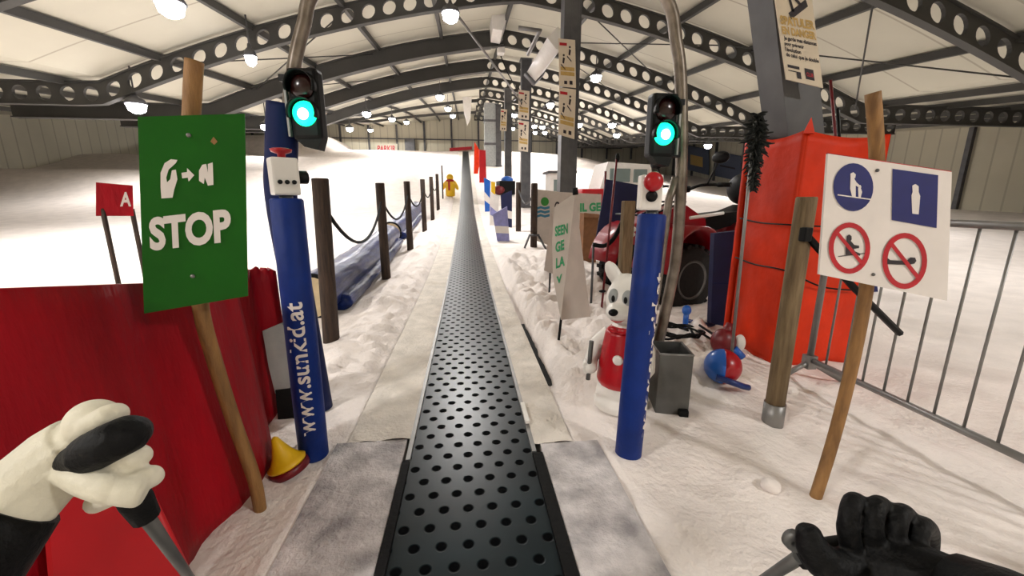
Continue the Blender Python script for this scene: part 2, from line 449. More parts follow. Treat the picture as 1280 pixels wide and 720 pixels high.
def poster(name, label, corners_px, Y, kind, parent=None):
    P = Plane(D(*corners_px[0], Y), D(*corners_px[1], Y), D(*corners_px[2], Y))
    c = [P.at(*q, 0) for q in corners_px]
    t = empty(name, (c[2]+c[3])/2, label, 'poster', 'ski safety posters' if kind != 'big' else None)
    build('paper', MB().slab(c, -P.n*.01), poster_m, t)
    (ax, ay), (bx, by), (cx, cy), (dx, dy) = corners_px
    def q(u, v):
        x = (ax*(1-u)+bx*u)*(1-v)+(dx*(1-u)+cx*u)*v; y = (ay*(1-u)+by*u)*(1-v)+(dy*(1-u)+cy*u)*v
        return (x, y)
    def pl(mb, uv): return poly_px(mb, P, [q(*p) for p in uv])
    r = lambda u0, v0, u1, v1: [(u0,v0),(u1,v0),(u1,v1),(u0,v1)]
    if kind == 'small':
        a = MB(); pl(a, r(.06,.08,.5,.14)); build('heading_bar', a, signred, t)
        a = MB()
        for du, dv in ((.62,.2),(.25,.38)):
            poly_px(a, P, disc(*q(du+.05, dv-.04), 1.3, 1.5, 10)); pl(a, [(du,dv),(du+.12,dv+.02),(du+.06,dv+.14),(du-.04,dv+.12)])
            pl(a, [(du-.12,dv+.14),(du+.14,dv+.24),(du+.13,dv+.27),(du-.13,dv+.17)])
        build('skier_picture', a, ink, t)
        a = MB(); pl(a, r(.1,.58,.92,.66)); pl(a, r(.1,.68,.92,.76)); build('ochre_text_band', a, ptan, t)
        for q4 in (r(.3,.87,.48,.94), r(.62,.86,.8,.94)): build('logo', pl(MB(), q4), ink, t)
    else:
        a = MB()
        pl(a, [(.30,.30),(.36,.36),(.86,.20),(.82,.13)])          # board
        pl(a, [(.42,.31),(.48,.29),(.36,.0),(.28,.0)]); pl(a, [(.66,.22),(.72,.2),(.48,.08),(.36,.0),(.44,.12)])
        build('snowboarder_picture', a, ink, t)
        a = MB(); T = lambda s_, u0, v0, u1, v1, w, bo=.03: text_px(a, P, s_, q(u0, v1), q(u1, v1), q(u0, v0), bo)
        T('SPATULER', .05, .335, .97, .43, 0, .05); T('EN DANGER', .06, .445, .97, .53, 0, .05); build('heading', a, ptan, t)
        a = MB()
        T('Je garde mes distances', .08, .545, .96, .60, 0); T('pour prévenir', .08, .605, .6, .655, 0); T("l'évolution", .08, .66, .5, .705, 0); T('de celui que je double', .08, .715, .96, .77, 0)
        build('text', a, ink, t)
        a = MB(); pl(a, r(.08,.84,.40,.87)); pl(a, r(.08,.895,.30,.905)); pl(a, r(.30,.895,.42,.965)); pl(a, r(.54,.84,.78,.95)); build('logo', a, ink, t)
        a = MB(); T_ = text_px(a, P, 'CLUB', q(.57,.92), q(.75,.92), q(.57,.88), .02, .006); build('logo_text', a, signred, t)
    return t
poster('ski_poster', 'upper skier poster on the steel column behind the green-lettered banner', [(698,48),(719,50),(720,110),(699,108)], 13.5, 'small')
poster('ski_poster', 'lower skier poster on the steel column behind the green-lettered banner', [(699,109),(720,112),(718,174),(698,168)], 13.5, 'small')
poster('ski_poster', 'upper skier poster on the thinner-looking second column', [(648,112),(662,114),(661,150),(648,148)], 23.3, 'small')
poster('ski_poster', 'lower skier poster on the thinner-looking second column', [(648,150),(661,152),(660,190),(648,188)], 23.3, 'small')
poster('ski_poster', 'small skier poster on the third column down the hall', [(626,136),(634,137),(633,164),(625,163)], 33.1, 'small')
poster('snowboard_poster', 'large snowboarder poster with black French text on the leaning padded column', [(966,-22),(1013,-16),(1029,110),(983,99)], 3.47, 'big')

g = on(D(614,205,44).x, 44)
t = empty('clad_pillar', g, 'broad pale grey clad pillar beside the upper end of the belt', 'pillar')
zt_ = zb(g.x, 44); build('cladding', MB().box((g.x, 44, (g.z-.1+zt_)/2), (1.35,1.35,zt_-g.z+.1), None, .03), sheet, t)
for k in (.35, .72): build('band', MB().box((g.x, 44, lerp(g.z, zt_, k)), (1.42,1.42,.22)), dsteel, t)

# ---------------------------------------------------------------- conveyor
cv = empty('conveyor', (0, 0, 0), 'long black dimpled conveyor carpet running up the snow slope', 'conveyor')
ys = axis([(-1.5,8,.5),(8,30,.6),(30,61,1)])
def strip(x0, x1, ys, z, th=.03, jit=0):
    mb = MB(); v = []
    for y in ys:
        h = prof(y)+z; v += [(x0, y, h), (x1, y, h), (x1, y, h-th), (x0, y, h-th)]
    f = [(0,1,2,3), tuple(4*(len(ys)-1)+k for k in (3,2,1,0))]
    for i in range(len(ys)-1):
        for k in range(4): f.append((4*i+k, 4*i+(k+1)%4, 4*i+4+(k+1)%4, 4*i+4+k))
    return mb.raw(v, f)
build('belt', strip(-.36, .41, ys, 0), belt_material(), cv)
yn = [y for y in ys if y <= 2.0]+[2.25]; yf = [2.27]+[y for y in ys if y > 2.4]
build('side_skirt', strip(-.405, -.362, yn, .02, .15), rubber, cv); build('side_skirt', strip(.412, .475, yn, .02, .15), rubber, cv)
build('edge_rail', strip(-.39, -.362, yf, .015, .1), steel, cv); build('edge_rail', strip(.412, .44, yf, .015, .1), steel, cv)
build('side_board', strip(-.87, -.41, yn+[2.5], .012, .05), board_m, cv, label='frosty grey edge board at the boarding end')
build('side_board', strip(.48, .87, yn+[2.35], .012, .05), board_m, cv, label='frosty grey edge board at the boarding end')
def snowy(x0, x1, ys_):
    mb = MB(); n = 9; v = []
    yy = axis([(ys_[0], 9, .09), (9, 61, .7)])
    for y in yy:
        for i in range(n):
            x = lerp(x0, x1, i/(n-1)); k = 1 if 0 < i < n-1 else .2
            v.append((x, y, prof(y)+.012+k*(.018*max(0, nz(x, y, 5, 21)+.3)+.012*nz(x, y, 14, 22)*(y < 12))))
    f = [(j*n+i, j*n+i+1, (j+1)*n+i+1, (j+1)*n+i) for j in range(len(yy)-1) for i in range(n-1)]
    return mb.raw(v, f, True)
build('snowy_edge_board', snowy(-.80, -.39, [2.5]), snow_side, cv); build('snowy_edge_board', snowy(.44, .70, [2.35]), snow_side, cv)
build('groove_shade_strip', MB().box((.765,4.3,-.125), (.07,1.9,.1)), rubber, cv)  # black strip added in the snow groove, stands in for the crevice's shade
build('reflector_plate', MB().box((.428, 2.72, .035), (.03,.28,.02)), whitep, cv)

# ---------------------------------------------------------------- entrance arch and traffic lights
ar = empty('entrance_arch', on(0.2, 3), 'bent steel pipe arch over the conveyor start carrying two signal lights', 'arch')
rp = [V((1.52, 3.0, gz(1.52,3)-.05)), D(838,360,3.0), D(847,300,3.0), D(852,200,3.0), D(851,100,3.0), D(845,50,3.0), D(834,0,3.0), V((1.1,3,3.35)), V((.6,3,3.6)), V((.2,3,3.66)),
      V((-.25,3,3.55)), V((-.65,3,3.25)), D(390,-8,3.0), D(380,30,3.0), D(370,70,3.0), D(362,125,3.0), D(357,200,3.0), D(357,260,3.0), V((-1.16,3,.9)), V((-1.14,3,gz(-1.14,3)-.05))]
def spline(p, k=6):
    out = []
    for i in range(len(p)-1):
        a, b_, c, d = p[max(i-1,0)], p[i], p[i+1], p[min(i+2,len(p)-1)]
        for j in range(k):
            t = j/k
            out.append(.5*((2*b_)+(c-a)*t+(2*a-5*b_+4*c-d)*t*t+(3*b_-a-3*c+d)*t**3))
    return out+[p[-1]]
build('pipe', MB().tube(spline(rp), .043, 12), pipe_m, ar)
build('brace_pipe', MB().tube([(1.46, 3.0, .0), D(822,360,3.0), D(836,250,3.0), D(845,222,3.0)], .03, 10), pipe_m, ar)
pp = spline([D(354,131,2.98), D(352,190,2.98), D(352,250,2.98), V((-1.2,2.98,.9)), V((-1.15,2.98,gz(-1.15,2.98)-.01))])
build('pipe_pad', MB().tube(pp, .1, 20), navypad, ar, label='dark blue foam pad on one leg')
def signal(name, label, c, yaw, side):
    t = empty(name, c, label, 'traffic light')
    R_ = rz(yaw); o = lambda x, y, z: c + R_ @ V((x, y, z))
    mb = MB(); mb.box(c, (.19,.11,.43), R_, .025); mb.slab([o(-.09,-.045,-.2), o(.09,-.045,-.2), o(.06,-.045,-.28), o(-.03,-.045,-.26)], R_ @ V((0,.09,0)))
    build('housing', mb, blackp, t)
    for zz, m_, nm in ((.1, lens_off, 'red_lens'), (-.06, lens_on, 'green_lens')):
        l = build(nm, MB().lathe([(.078,0),(.074,.012),(.05,.024),(.01,.03)], o(0,-.054,zz), R_ @ rx(90)), m_, t, label='unlit red lens' if zz > 0 else 'glowing green lens')
        if zz < 0: build('glow_core', MB().lathe([(.036,0),(.03,.006),(.005,.01)], o(.0,-.08,zz-.005), R_ @ rx(90)), lens_core, l)
        mb = MB(); n = 14
        pts = []
        for i in range(n+1):
            a = radians(-20+220*i/n)
            for y in (-.053, -.053-.06):
                for r_ in (.086, .093): pts.append(o(cos(a)*r_, y, zz+sin(a)*r_))
        f = []
        for i in range(n):
            k = 4*i; f += [(k,k+2,k+6,k+4), (k+1,k+5,k+7,k+3), (k+2,k+3,k+7,k+6), (k,k+4,k+5,k+1)]
        f += [(0,1,3,2), (4*n,4*n+2,4*n+3,4*n+1)]
        build('visor', mb.raw(pts, f, True), blackp, t)
    for zz in (.17, -.19): build('bracket', MB().box(o(side*.12, .03, zz), (.11,.05,.04), R_), blackp, t)
    build('edge_strip', MB().box(o(side*.108,-.05,-.03), (.014,.03,.34), R_), steel, t)
    l = bpy.data.lights.new('signal_glow', 'POINT'); l.color = (.1,1,.6); l.energy = .25; l.shadow_soft_size = .05
    lo = bpy.data.objects.new('signal_glow', l); COL.objects.link(lo); lo.parent = t; lo.location = (R_ @ V((0,-.26,-.06)))*K
    return t
signal('traffic_light', 'black signal light glowing green beside the dark blue padded arch leg', D(385,132,2.93), -6, -1)
signal('traffic_light', 'black signal light glowing green on the bare grey arch pipe', D(826,158,2.93), 2, 1)

# ---------------------------------------------------------------- padded emergency stop posts
def stop_post(p0, p1, r, label, tang, ta, tb, boxpx, bs, yaw):
    t = empty('emergency_stop_post', p0, label, 'post')
    d = (p1-p0).normalized(); L_ = (p1-p0).length
    build('foam_pad', MB().tube([p0, p0+d*.01, lerp(p0,p1,.3), lerp(p0,p1,.6), p1-d*.01, p1], [r*.9, r, r*1.02, r*1.0, r, r*.9], 28), bluepad, t)
    vs_, fs_ = text2d('www.sunkid.at', .02)
    e1 = d.cross(V((0,1,0))).normalized()
    if e1.x < 0: e1 = -e1
    e2 = d.cross(e1).normalized()
    if e2.y > 0: e2 = -e2
    hgt = .095; out = []
    for u, v in vs_:
        a = tang+((1-v)-.5)*hgt/r         # reads from foot to head
        out.append(p0+d*(lerp(ta, tb, u)*L_)+(e1*sin(a)+e2*cos(a))*(r*1.03+.001))
    build('lettering', MB().raw(out, fs_), white, t)
    c = boxpx; R_ = rz(yaw); o = lambda x, y, z: c + R_ @ V((x, y, z))
    bx = build('button_box', MB().box(c, bs, R_, .012), whitep, t)
    f = -bs[1]/2
    build('stem', MB().tube([p1-d*.05, V((p1.x, p1.y, c.z-bs[2]/2+.01))], .035, 10), greybox, t)
    return t, o, f, bx
p0 = G(785,568); p0.z = 0; p1 = D(815,268,2.3)
t, o, f, bx = stop_post(p0, p1, .082, 'blue padded stop-button post beside the white dog figure', radians(44), .1, .78, D(812,241,2.3)+V((0,0,.0)), (.125,.1,.2), -12)
build('red_button', MB().lathe([(.05,0),(.055,.025),(.048,.045),(.02,.055)], o(0,f,.06), rz(-12) @ rx(90)), redp, bx)
build('key_switch', MB().lathe([(.032,0),(.032,.012),(.01,.014)], o(0,f,-.02), rz(-12) @ rx(90)), blackp, bx)
p0 = G(393,570); p0.z = 0; p1 = D(358,248,2.42)
t, o, f, bx = stop_post(p0, p1, .086, 'blue padded stop-button post beside the yellow cone', radians(6), .12, .64, D(355,221,2.42), (.135,.11,.2), 35)
build('red_button', MB().lathe([(.02,0),(.02,.02),(.05,.03),(.055,.045),(.04,.05)], o(0,0,.1)), redp, bx)
build('key_switch', MB().lathe([(.036,0),(.036,.05),(.03,.055)], o(.0675,0,0), rz(35) @ ry(90)), blackp, bx)
a = MB()
for dx in (-.035, 0, .035): a.lathe([(.012,0),(.012,.01),(.004,.011)], o(dx,f,-.03), rz(35) @ rx(90), 10)
build('screw', a, blackp, bx)

# ---------------------------------------------------------------- stop sign on bamboo
cs = [D(172,146,1.64), D(306,142,1.76), D(310,370,1.76), D(180,392,1.64)]
P = Plane(cs[0], cs[1], cs[3]); cs[2] = P.at(310,370,0)
t = empty('stop_sign', on(-1.09,1.95), 'green STOP board on a bowed bamboo pole beside red mats', 'sign')
pb = G(325,638); pb.z = gz(pb.x, pb.y)-.06
build('pole', MB().tube(spline([pb, D(318,600,1.93), D(290,520,1.90), D(268,450,1.87), D(252,390,1.82), D(241,300,1.80), D(238,200,1.80), D(240,130,1.80), D(243,76,1.80)]), .031, 14), bamboo, t)
bd = build('board', MB().slab(cs, -P.n*.012), greenp, t)
a = MB(); text_px(a, P, 'STOP', (188,314), (290,302), (186,272), .045); build('lettering', a, white, bd)
a = MB(); hand = [(202,248),(216,247),(218,237),(222,224),(220,212),(215,213),(213,224),(209,228),(208,222),(211,212),(220,204),(222,200),(214,199),(206,204),(201,216),(201,234)]
poly_px(a, P, hand); build('hand_symbol', a, white, bd)
a = MB(); poly_px(a, P, [(227,216),(234,215),(234,210),(243,219),(236,227),(235,222),(228,223)]); build('arrow_symbol', a, white, bd)
a = MB(); poly_px(a, P, [(249,213),(253,206),(258,205),(260,216),(260,205),(266,203),(267,231),(260,232),(256,222),(255,230),(249,226)]); build('letter_symbol', a, white, bd)
a = MB(); a.ell(P.at(236,169,.004), .008); a.ell(P.at(241,345,.004), .008); build('screw', a, steel, bd)
a = MB(); poly_px(a, P, [(263,177),(267,171),(272,177),(268,181)], .002); build('scuff', a, bamboo, bd)

# ---------------------------------------------------------------- red mats
def mat_panel(name, label, top, bot, th, m_, folds=.02, nfold=14, seed=0, fray=0):
    mb = MB(); n, k = 40, 12; v = []
    for side in (0, 1):
        for i in range(n+1):
            u = i/n
            for j in range(k+1):
                w = j/k; tp = lerp(V(top[0]), V(top[1]), u); bt = lerp(V(bot[0]), V(bot[1]), u)
                p = lerp(bt, tp, w); d = (V(bot[1])-V(bot[0])).normalized(); nn = V((-d.y, d.x, 0)).normalized()
                off = folds*sin(u*nfold+nz(u*3, w, 1, seed)*2)+folds*.6*nz(u*6, w*2, 1, seed+3)
                if fray and j == k: p.z += fray*random.uniform(-1, 1)
                v.append(p+nn*(off-side*th))
    F = (n+1)*(k+1); f = []
    g = lambda s_, i, j: s_*F+i*(k+1)+j
    for i in range(n):
        for j in range(k):
            f.append((g(0,i,j), g(0,i+1,j), g(0,i+1,j+1), g(0,i,j+1))); f.append((g(1,i,j), g(1,i,j+1), g(1,i+1,j+1), g(1,i+1,j)))
    for i in range(n):
        for j in (0, k): f.append((g(0,i,j), g(0,i+1,j), g(1,i+1,j), g(1,i,j)))
    for j in range(k):
        for i in (0, n): f.append((g(0,i,j), g(0,i,j+1), g(1,i,j+1), g(1,i,j)))
    mb.raw(v, f, True)
    return build(name, mb, m_, label=label, cat='safety mat')
mat_panel('safety_mat', 'tall red vinyl mat standing behind the green STOP board', [(-1.44,.9,1.42), (-1.32,2.36,1.16)], [(-1.38,.9,-.02), (-1.24,2.36,-.02)], .07, redfab)
mat_panel('safety_mat', 'dark red frayed mat between STOP board and blue stop post', [(-1.62,2.5,1.12), (-1.42,3.05,1.12)], [(-1.6,2.5,-.02), (-1.42,3.05,-.02)], .05, redfab, .03, 10, 5, .03)
q = [V((-1.16,1.52,.0)), DX(190,626,-1.235), DX(150,585,-1.245), DX(60,640,-1.24), V((-1.16,.98,0))]
t = empty('folded_red_mat', (-1.2,1.4,0), 'bright red folded mat corner at the foot of the tall red mat', 'safety mat')
build('sheet', MB().slab(q, (-.015,0,0)), redbright, t)
build('hem', MB().tube([q[0]+V((0,0,.012)), lerp(q[0],q[1],.5), q[1]], .016, 10), redbright, t)
t = empty('red_board', on(-5.8,6.3), 'small red board with white letter out on the open snow', 'board')
P = Plane(D(130,228,6.2), D(168,232,6.4), D(130,270,6.2)); c = [P.at(120,228,0), P.at(166,232,0), P.at(167,270,0), P.at(120,270,0)]
build('panel', MB().slab(c, -P.n*.03), redfab, t); a = MB(); text_px(a, P, 'A', (150,258), (164,258), (150,240), .03); build('lettering', a, white, t)
build('leg', MB().tube([c[2]+V((-.05,.06,.1)), on(c[2].x-.05, c[2].y+.06)-V((0,0,.03))], .03, 8), wood, t)
build('leg', MB().tube([c[3]+V((.05,.06,.1)), on(c[3].x+.05, c[3].y+.06)-V((0,0,.03))], .03, 8), wood, t)

# grey sheet, cone
t = empty('plastic_board', on(-1.42,2.86), 'grey plastic board on a black foot beside the frayed mat', 'board')
c = [D(328,414,2.86), D(352,404,2.86), D(362,420,2.86), D(362,488,2.86), D(344,492,2.86), D(336,460,2.86)]
build('sheet', MB().slab(c, (0,.03,0)), sheet, t)
build('foot', MB().slab([D(344,488,2.85), D(362,486,2.85), V((-1.22,2.86,-.01)), V((-1.4,2.86,-.01))], (0,.06,0)), rubber, t)
t = empty('toy_cone', on(-1.08,2.22), 'yellow cone with dark red base lying by the blue post', 'cone')
cb = V((-1.07,2.24,.06)); cr = align((-.34,.05,1))
build('base', MB().lathe([(.09,-.055),(.112,-.045),(.112,-.01),(.10,0)], cb, cr), dred, t)
build('cone', MB().lathe([(.104,0),(.108,.015),(.085,.03),(.06,.07),(.035,.13),(.018,.18),(.006,.19)], cb, cr), yellow, t)

# ---------------------------------------------------------------- fence along the belt
posts = [((414,425),4.55,1.80),((483,350),8.15,1.87),((513,312),11.6,1.89),((531,290),15.2,1.86),((541,276),18.8,1.92),((548,265),22.4,1.90)]
PT = []
plab = ['dark wooden fence post in front of the open end of the blue roll', 'dark wooden fence post second along the blue roll', 'dark wooden fence post third along the blue roll',
        'dark wooden fence post fourth from the blue roll end', 'dark wooden fence post fifth from the blue roll end', 'dark wooden fence post sixth from the blue roll end']
for i, ((x, y), Y, h) in enumerate(posts):
    b_ = D(x, y, Y); g = gz(b_.x, Y)
    topx = D([398,477,511,530,540,546][i], 228, Y).x
    tp = V((b_.x if i else topx+.02, Y, g+h)); PT.append(tp)
    build('fence_post', MB().tube([(b_.x, Y, g-.08), lerp(V((b_.x,Y,g)), tp, .5), tp-V((0,0,.01)), tp], [.09,.086,.085,.075], 14), wood, label=plab[i], cat='post', group='fence posts along the conveyor')
build('marker_stick', MB().tube([on(-1.45,26)-V((0,0,.05)), on(-1.45,26)+V((0,0,2.0))], .045, 8), wood, label='thin dark marker stick beside the yellow figure', cat='stick')
for i in range(5):
    a, b_ = PT[i]-V((-.02,-.07,.36)), PT[i+1]-V((-.02,.09,.36))
    pts = [lerp(a, b_, k/14)-V((0,0,(.52-.04*i)*4*(k/14)*(1-k/14))) for k in range(15)]
    build('fence_rope', MB().tube(pts, .022, 8), rubber, label='black sagging rope %s fence posts' % ['between the first and second','between the second and third','between the third and fourth','between the fourth and fifth','between the fifth and sixth'][i], cat='rope', group='ropes of the conveyor fence')

def roll(name, label, a, b_, r, r2):
    t = empty(name, on(a.x, a.y), label, 'rolled mat')
    def tb(a, b_, r, wob, m_, nm, sc=1):
        n, k = 60, 26; v = []
        for i in range(n+1):
            p = lerp(a, b_, i/n); p = V((p.x, p.y, gz(p.x, p.y)*.5+prof(p.y)*.5+r*sc*.96))
            for j in range(k):
                an = 2*pi*j/k; rr = r*(1+wob*nz(cos(an)*1.6, sin(an)*1.6+i*.05, 1, 31)+wob*.4*nz(j*.9, i*.35, 1, 8))
                v.append(p+V((cos(an)*rr, 0, sin(an)*rr*sc)))
        f = [(i*k+j, i*k+(j+1)%k, (i+1)*k+(j+1)%k, (i+1)*k+j) for i in range(n) for j in range(k)]
        f += [tuple(range(k)), tuple(n*k+j for j in range(k))[::-1]]
        return build(nm, MB().raw(v, f, True), m_, t)
    tb(a, b_, r, .12, vinylroll, 'cover'); tb(a+V((r*.75,.35,0)), b_+V((r*.75,-.2,0)), r2, .2, vinylroll, 'loose_flap', .6)
    z = prof(a.y)*.5+gz(a.x,a.y)*.5+r*.96
    build('rim', MB().tube([V((a.x+cos(2*pi*i/24)*r*1.0, a.y-.01, z+sin(2*pi*i/24)*r*1.0)) for i in range(25)], .03, 8), rubber, t)
    build('foam_core', MB().lathe([(r*.94,0),(r*.94,.02)], V((a.x, a.y-.0, z)), rx(90)), beige, t)
    return t
roll('rolled_mat', 'big shiny blue vinyl roll lying behind the fence posts, beige end showing', V((-2.12,5.6,0)), V((-2.34,12.6,0)), .31, .2)
roll('rolled_mat', 'second blue vinyl roll farther up the slope behind the first', V((-2.40,13.2,0)), V((-2.54,21.5,0)), .31, .2)

# yellow figure
b_ = on(-1.0,26.5)
t = empty('marker_figure', b_, 'small yellow figure-shaped marker with red scarf by the belt', 'figure')
mb = MB().lathe([(.26,0),(.3,.1),(.3,.5),(.36,.75),(.2,.95),(.12,1.0)], b_, None, 16); mb.ell(b_+V((0,0,1.18)), .22); mb.ell(b_+V((-.36,0,.7)), (.12,.12,.32), ry(25)); mb.ell(b_+V((.36,0,.7)), (.12,.12,.32), ry(-25))
build('body', mb, yellow, t)
build('scarf', MB().tube([b_+V((.2*cos(a_),.2*sin(a_),.98)) for a_ in [2*pi*i/12 for i in range(13)]], .07, 8).box(b_+V((-.05,-.33,.65)), (.12,.06,.55)), redp, t)

# ---------------------------------------------------------------- end wall lettering
P = Plane(D(470,180,70), D(500,180,70), D(470,190,70))
t = empty('wall_banner', P.at(483,190,0), 'red lettered banner low on the far end wall', 'banner')
build('sheet', MB().slab([P.at(x, y, .12) for x, y in ((470,180),(497,180),(497,191),(470,191))], P.n*.03), wallp, t)
a = MB(); text_px(a, P, 'PARKIR', (472,189.5), (495,189.5), (472,182), .04, .17); build('lettering', a, signred, t)
build('red_sign', MB().slab([D(x, y, 69.8) for x, y in ((562,185),(590,183),(590,187),(562,189))], (0,.06,0)), signred, label='long low red sign on the end wall above the belt top', cat='sign')
mb = MB(); mb.box((-8.9,69.7,8.7+1.3), (1.6,.7,2.6), None, .05); build('grey_cabinet', mb, dsteel, label='tall grey cabinet at the far end wall', cat='cabinet')

# ---------------------------------------------------------------- right hand side beyond the belt
b_ = on(2.0,11.6)
for i, (x, y, Y, lb) in enumerate([(667,315,11.6,'dark wooden post standing before the white green-lettered banner'), (648,286,15.2,'dark wooden post just behind the banner near the poster column')]):
    p = D(x, y, Y); g = gz(p.x, Y)
    build('fence_post', MB().tube([(p.x,Y,g-.08),(p.x,Y,g+1.78),(p.x,Y,g+1.8)], [.1,.095,.08], 12), wood, label=lb, cat='post', group='fence posts along the conveyor')
    if i == 0: pA = V((p.x,Y,g))
    else: pB = V((p.x,Y,g))
a, c = pA+V((0,.12,1.55)), pB+V((0,-.12,1.5))
build('fence_rope', MB().tube([lerp(a, c, k/12)-V((0,0,.4*4*(k/12)*(1-k/12))) for k in range(13)], .025, 8), blackp, label='black rope linking the two posts by the banner', cat='rope', group='ropes of the conveyor fence')
t = empty('post_stand', pA, 'thin splayed grey stand at the foot of the wooden post', 'stand')
for s_ in (-1, 1): build('leg', MB().tube([pA+V((s_*.12,-.02,.35)), on(pA.x+s_*.32, 11.3)-V((0,0,.02))], .03, 8), dsteel, t)
build('crossbar', MB().tube([pA+V((-.14,-.13,.34)), pA+V((.14,-.13,.34))], .03, 8), dsteel, t)

Yb = 11.95
P = Plane(D(668,238,Yb), D(752,240,Yb), D(668,300,Yb))
t = empty('banner', on(3.0,Yb), 'white banner with green ball logo and green letters between posts', 'banner')
build('sheet', MB().slab([P.at(x, y, 0) for x, y in ((666,236),(700,240),(752,243),(748,303),(690,308),(668,300))], -P.n*.03), greyfab, t)
a = MB(); text_px(a, P, 'C', (693,266), (699,266), (693,252), .02); build('dark_letter', a, ink, t)
a = MB(); text_px(a, P, 'IL GE', (725,265), (751,264), (725,254), .05); build('green_lettering', a, greenl, t)
a = MB(); poly_px(a, P, disc(681,252,5,5.5)); build('ball_logo', a, mat('leaf_green', (50,140,50), .6), t)
a = MB()
for q_ in (259,264,269): poly_px(a, P, [(671,q_),(676,q_-1.5),(681,q_),(687,q_-1.5),(687,q_+1.5),(681,q_+3),(676,q_+1.5),(671,q_+3)])
build('wave_logo', a, mat('teal_ink', (50,120,150), .6), t)
for xx in (670, 749):
    p = P.at(xx, 242, -.06); build('pole', MB().tube([p, (p.x, p.y, gz(p.x,p.y)-.05)], .035, 8), wood, t)
p = D(736,281,9.5)
t = empty('cardboard_box', on(p.x, 9.5), 'brown cardboard box standing on snow below the banner', 'box')
g = gz(p.x,9.5); h_ = D(736,268,9.5).z
mb = MB(); mb.slab([(p.x-.17,9.35,g-.02),(p.x+.17,9.35,g-.02),(p.x+.19,9.35,h_),(p.x-.17,9.35,h_+.03)], (0,.35,0)); build('carton', mb, card, t)
build('flap', MB().slab([(p.x-.17,9.35,h_+.03),(p.x+.19,9.35,h_),(p.x+.22,9.24,h_-.08),(p.x-.2,9.24,h_-.06)], (0,.006,.012)), card, t)

# triangular fabric signs
def tri(name, label, Y0, dx=0, text=True, s_=1):
    A = D(719,241,Y0+.15); B = D(701,400,Y0); Cc = D(738,396,Y0+.3); Dd = D(693,259,Y0+.35); Eb = D(688,345,Y0+.45)
    O = on(D(697,445,Y0-.02).x, Y0-.02)
    t = empty(name, O, label, 'sign')
    sh = V((dx,0,0))
    P1 = Plane(A, B, Dd)
    q1 = [A, Dd, P1.at(690,300,.0), P1.at(691,345,0), B]
    mb = MB(); back = Cc+V((-.1,.25,.1))
    v = q1+[Cc, Dd+V((.05,.2,0)), V((Eb.x+.1, Eb.y+.2, Eb.z))]
    mb.raw(v, [(0,1,2,3,4), (0,4,5), (0,5,6), (0,6,1), (1,6,7,2), (2,7,3), (3,7,5,4), (5,7,6)])
    build('fabric_body', mb, greyfab, t)
    if text:
        a = MB()
        for i, (s2, y0, y1) in enumerate((('SEEN',296,283),('GE',316,303),('LA',336,323),('V',356,346))):
            w = (16,11,11,7)[i]
            text_px(a, P1, s2, (694+i*.6,y0), (694+i*.6+w,y0-4), (694+i*.6,y1), .04)
        build('lettering', a, greenl, t)
    build('stake', MB().tube([O-V((0,0,.08)), B+V((.01,.03,0)), lerp(B, A, .3)+V((.015,.05,0))], .014, 8), blackp, t)
    build('cap', MB().tube([A-V((-.01,-.02,.02)), A+V((.0,.02,.05))], .03, 8).m(0), blackp, t)
    return t
tri('fabric_sign', 'tall pyramid-shaped white fabric sign with green letters on black stake', 3.9)
t2 = empty('fabric_sign', on(1.5,6.3), 'plain pale pyramid fabric sign behind the green-lettered one', 'sign')
v = [D(690,262,6.3), D(680,338,6.1), D(697,345,6.2), D(694,330,6.6)]
build('fabric_body', MB().raw(v, [(0,1,2),(0,2,3),(0,3,1),(1,3,2)]), greyfab, t2)
build('stake', MB().tube([lerp(v[1], v[2], .5)+V((0,.05,.05)), on(lerp(v[1], v[2], .5).x, 6.25)-V((0,0,.05))], .015, 8), blackp, t2)

# slalom poles, navy banner
pz = D(751,399,5.2); pz = on(pz.x, 5.2)
t = empty('slalom_pole', pz, 'thin red slalom pole leaning beside the white dog figure', 'pole')
build('pole', MB().tube([pz-V((0,0,.05)), D(771,197,5.4)], .016, 8), dred, t)
build('clip', MB().ell(D(753,364,5.2), (.05,.03,.02)).ell(D(772,197,5.4), (.03,.03,.06)), blackp, t)
t = empty('navy_banner', on(D(770,300,7.2).x, 7.2), 'dark navy banner strung up on poles behind the stop-button post', 'banner')
c = [D(758,224,7.2), D(803,232,7.1), D(822,250,7.0), D(815,285,7.0), D(768,292,7.1), D(745,298,7.2)]
build('sheet', MB().slab(c, (0,.03,0)), navy, t)
for x, y, Y in ((757,214,7.25), (805,225,7.15)):
    p = D(x, y, Y); build('pole', MB().tube([p, on(p.x, Y)-V((0,0,.05))], .022, 8), dred, t)
p = on(D(781,330,4.7).x, 4.7); ph = D(781,251,4.7).z
build('wooden_stake', MB().box((p.x, 4.7, (p.z-.05+ph)/2), (.15,.08,ph-p.z+.05), rz(10), .012), palewood, label='flat pale wooden stake behind the white dog figure', cat='stake')
pts = spline([D(742,306,5.55), D(756,307,5.45), D(768,297,5.4), D(779,275,5.35)])
t = empty('hose_loop', on(pts[0].x, 5.55), 'black drooping hose on two pegs below the navy banner', 'hose')
build('hose', MB().tube(pts, .03, 8), rubber, t)
for q_ in (pts[0], pts[-1]): build('peg', MB().tube([q_+V((0,0,.03)), on(q_.x, q_.y)-V((0,0,.05))], .018, 8), dsteel, t)

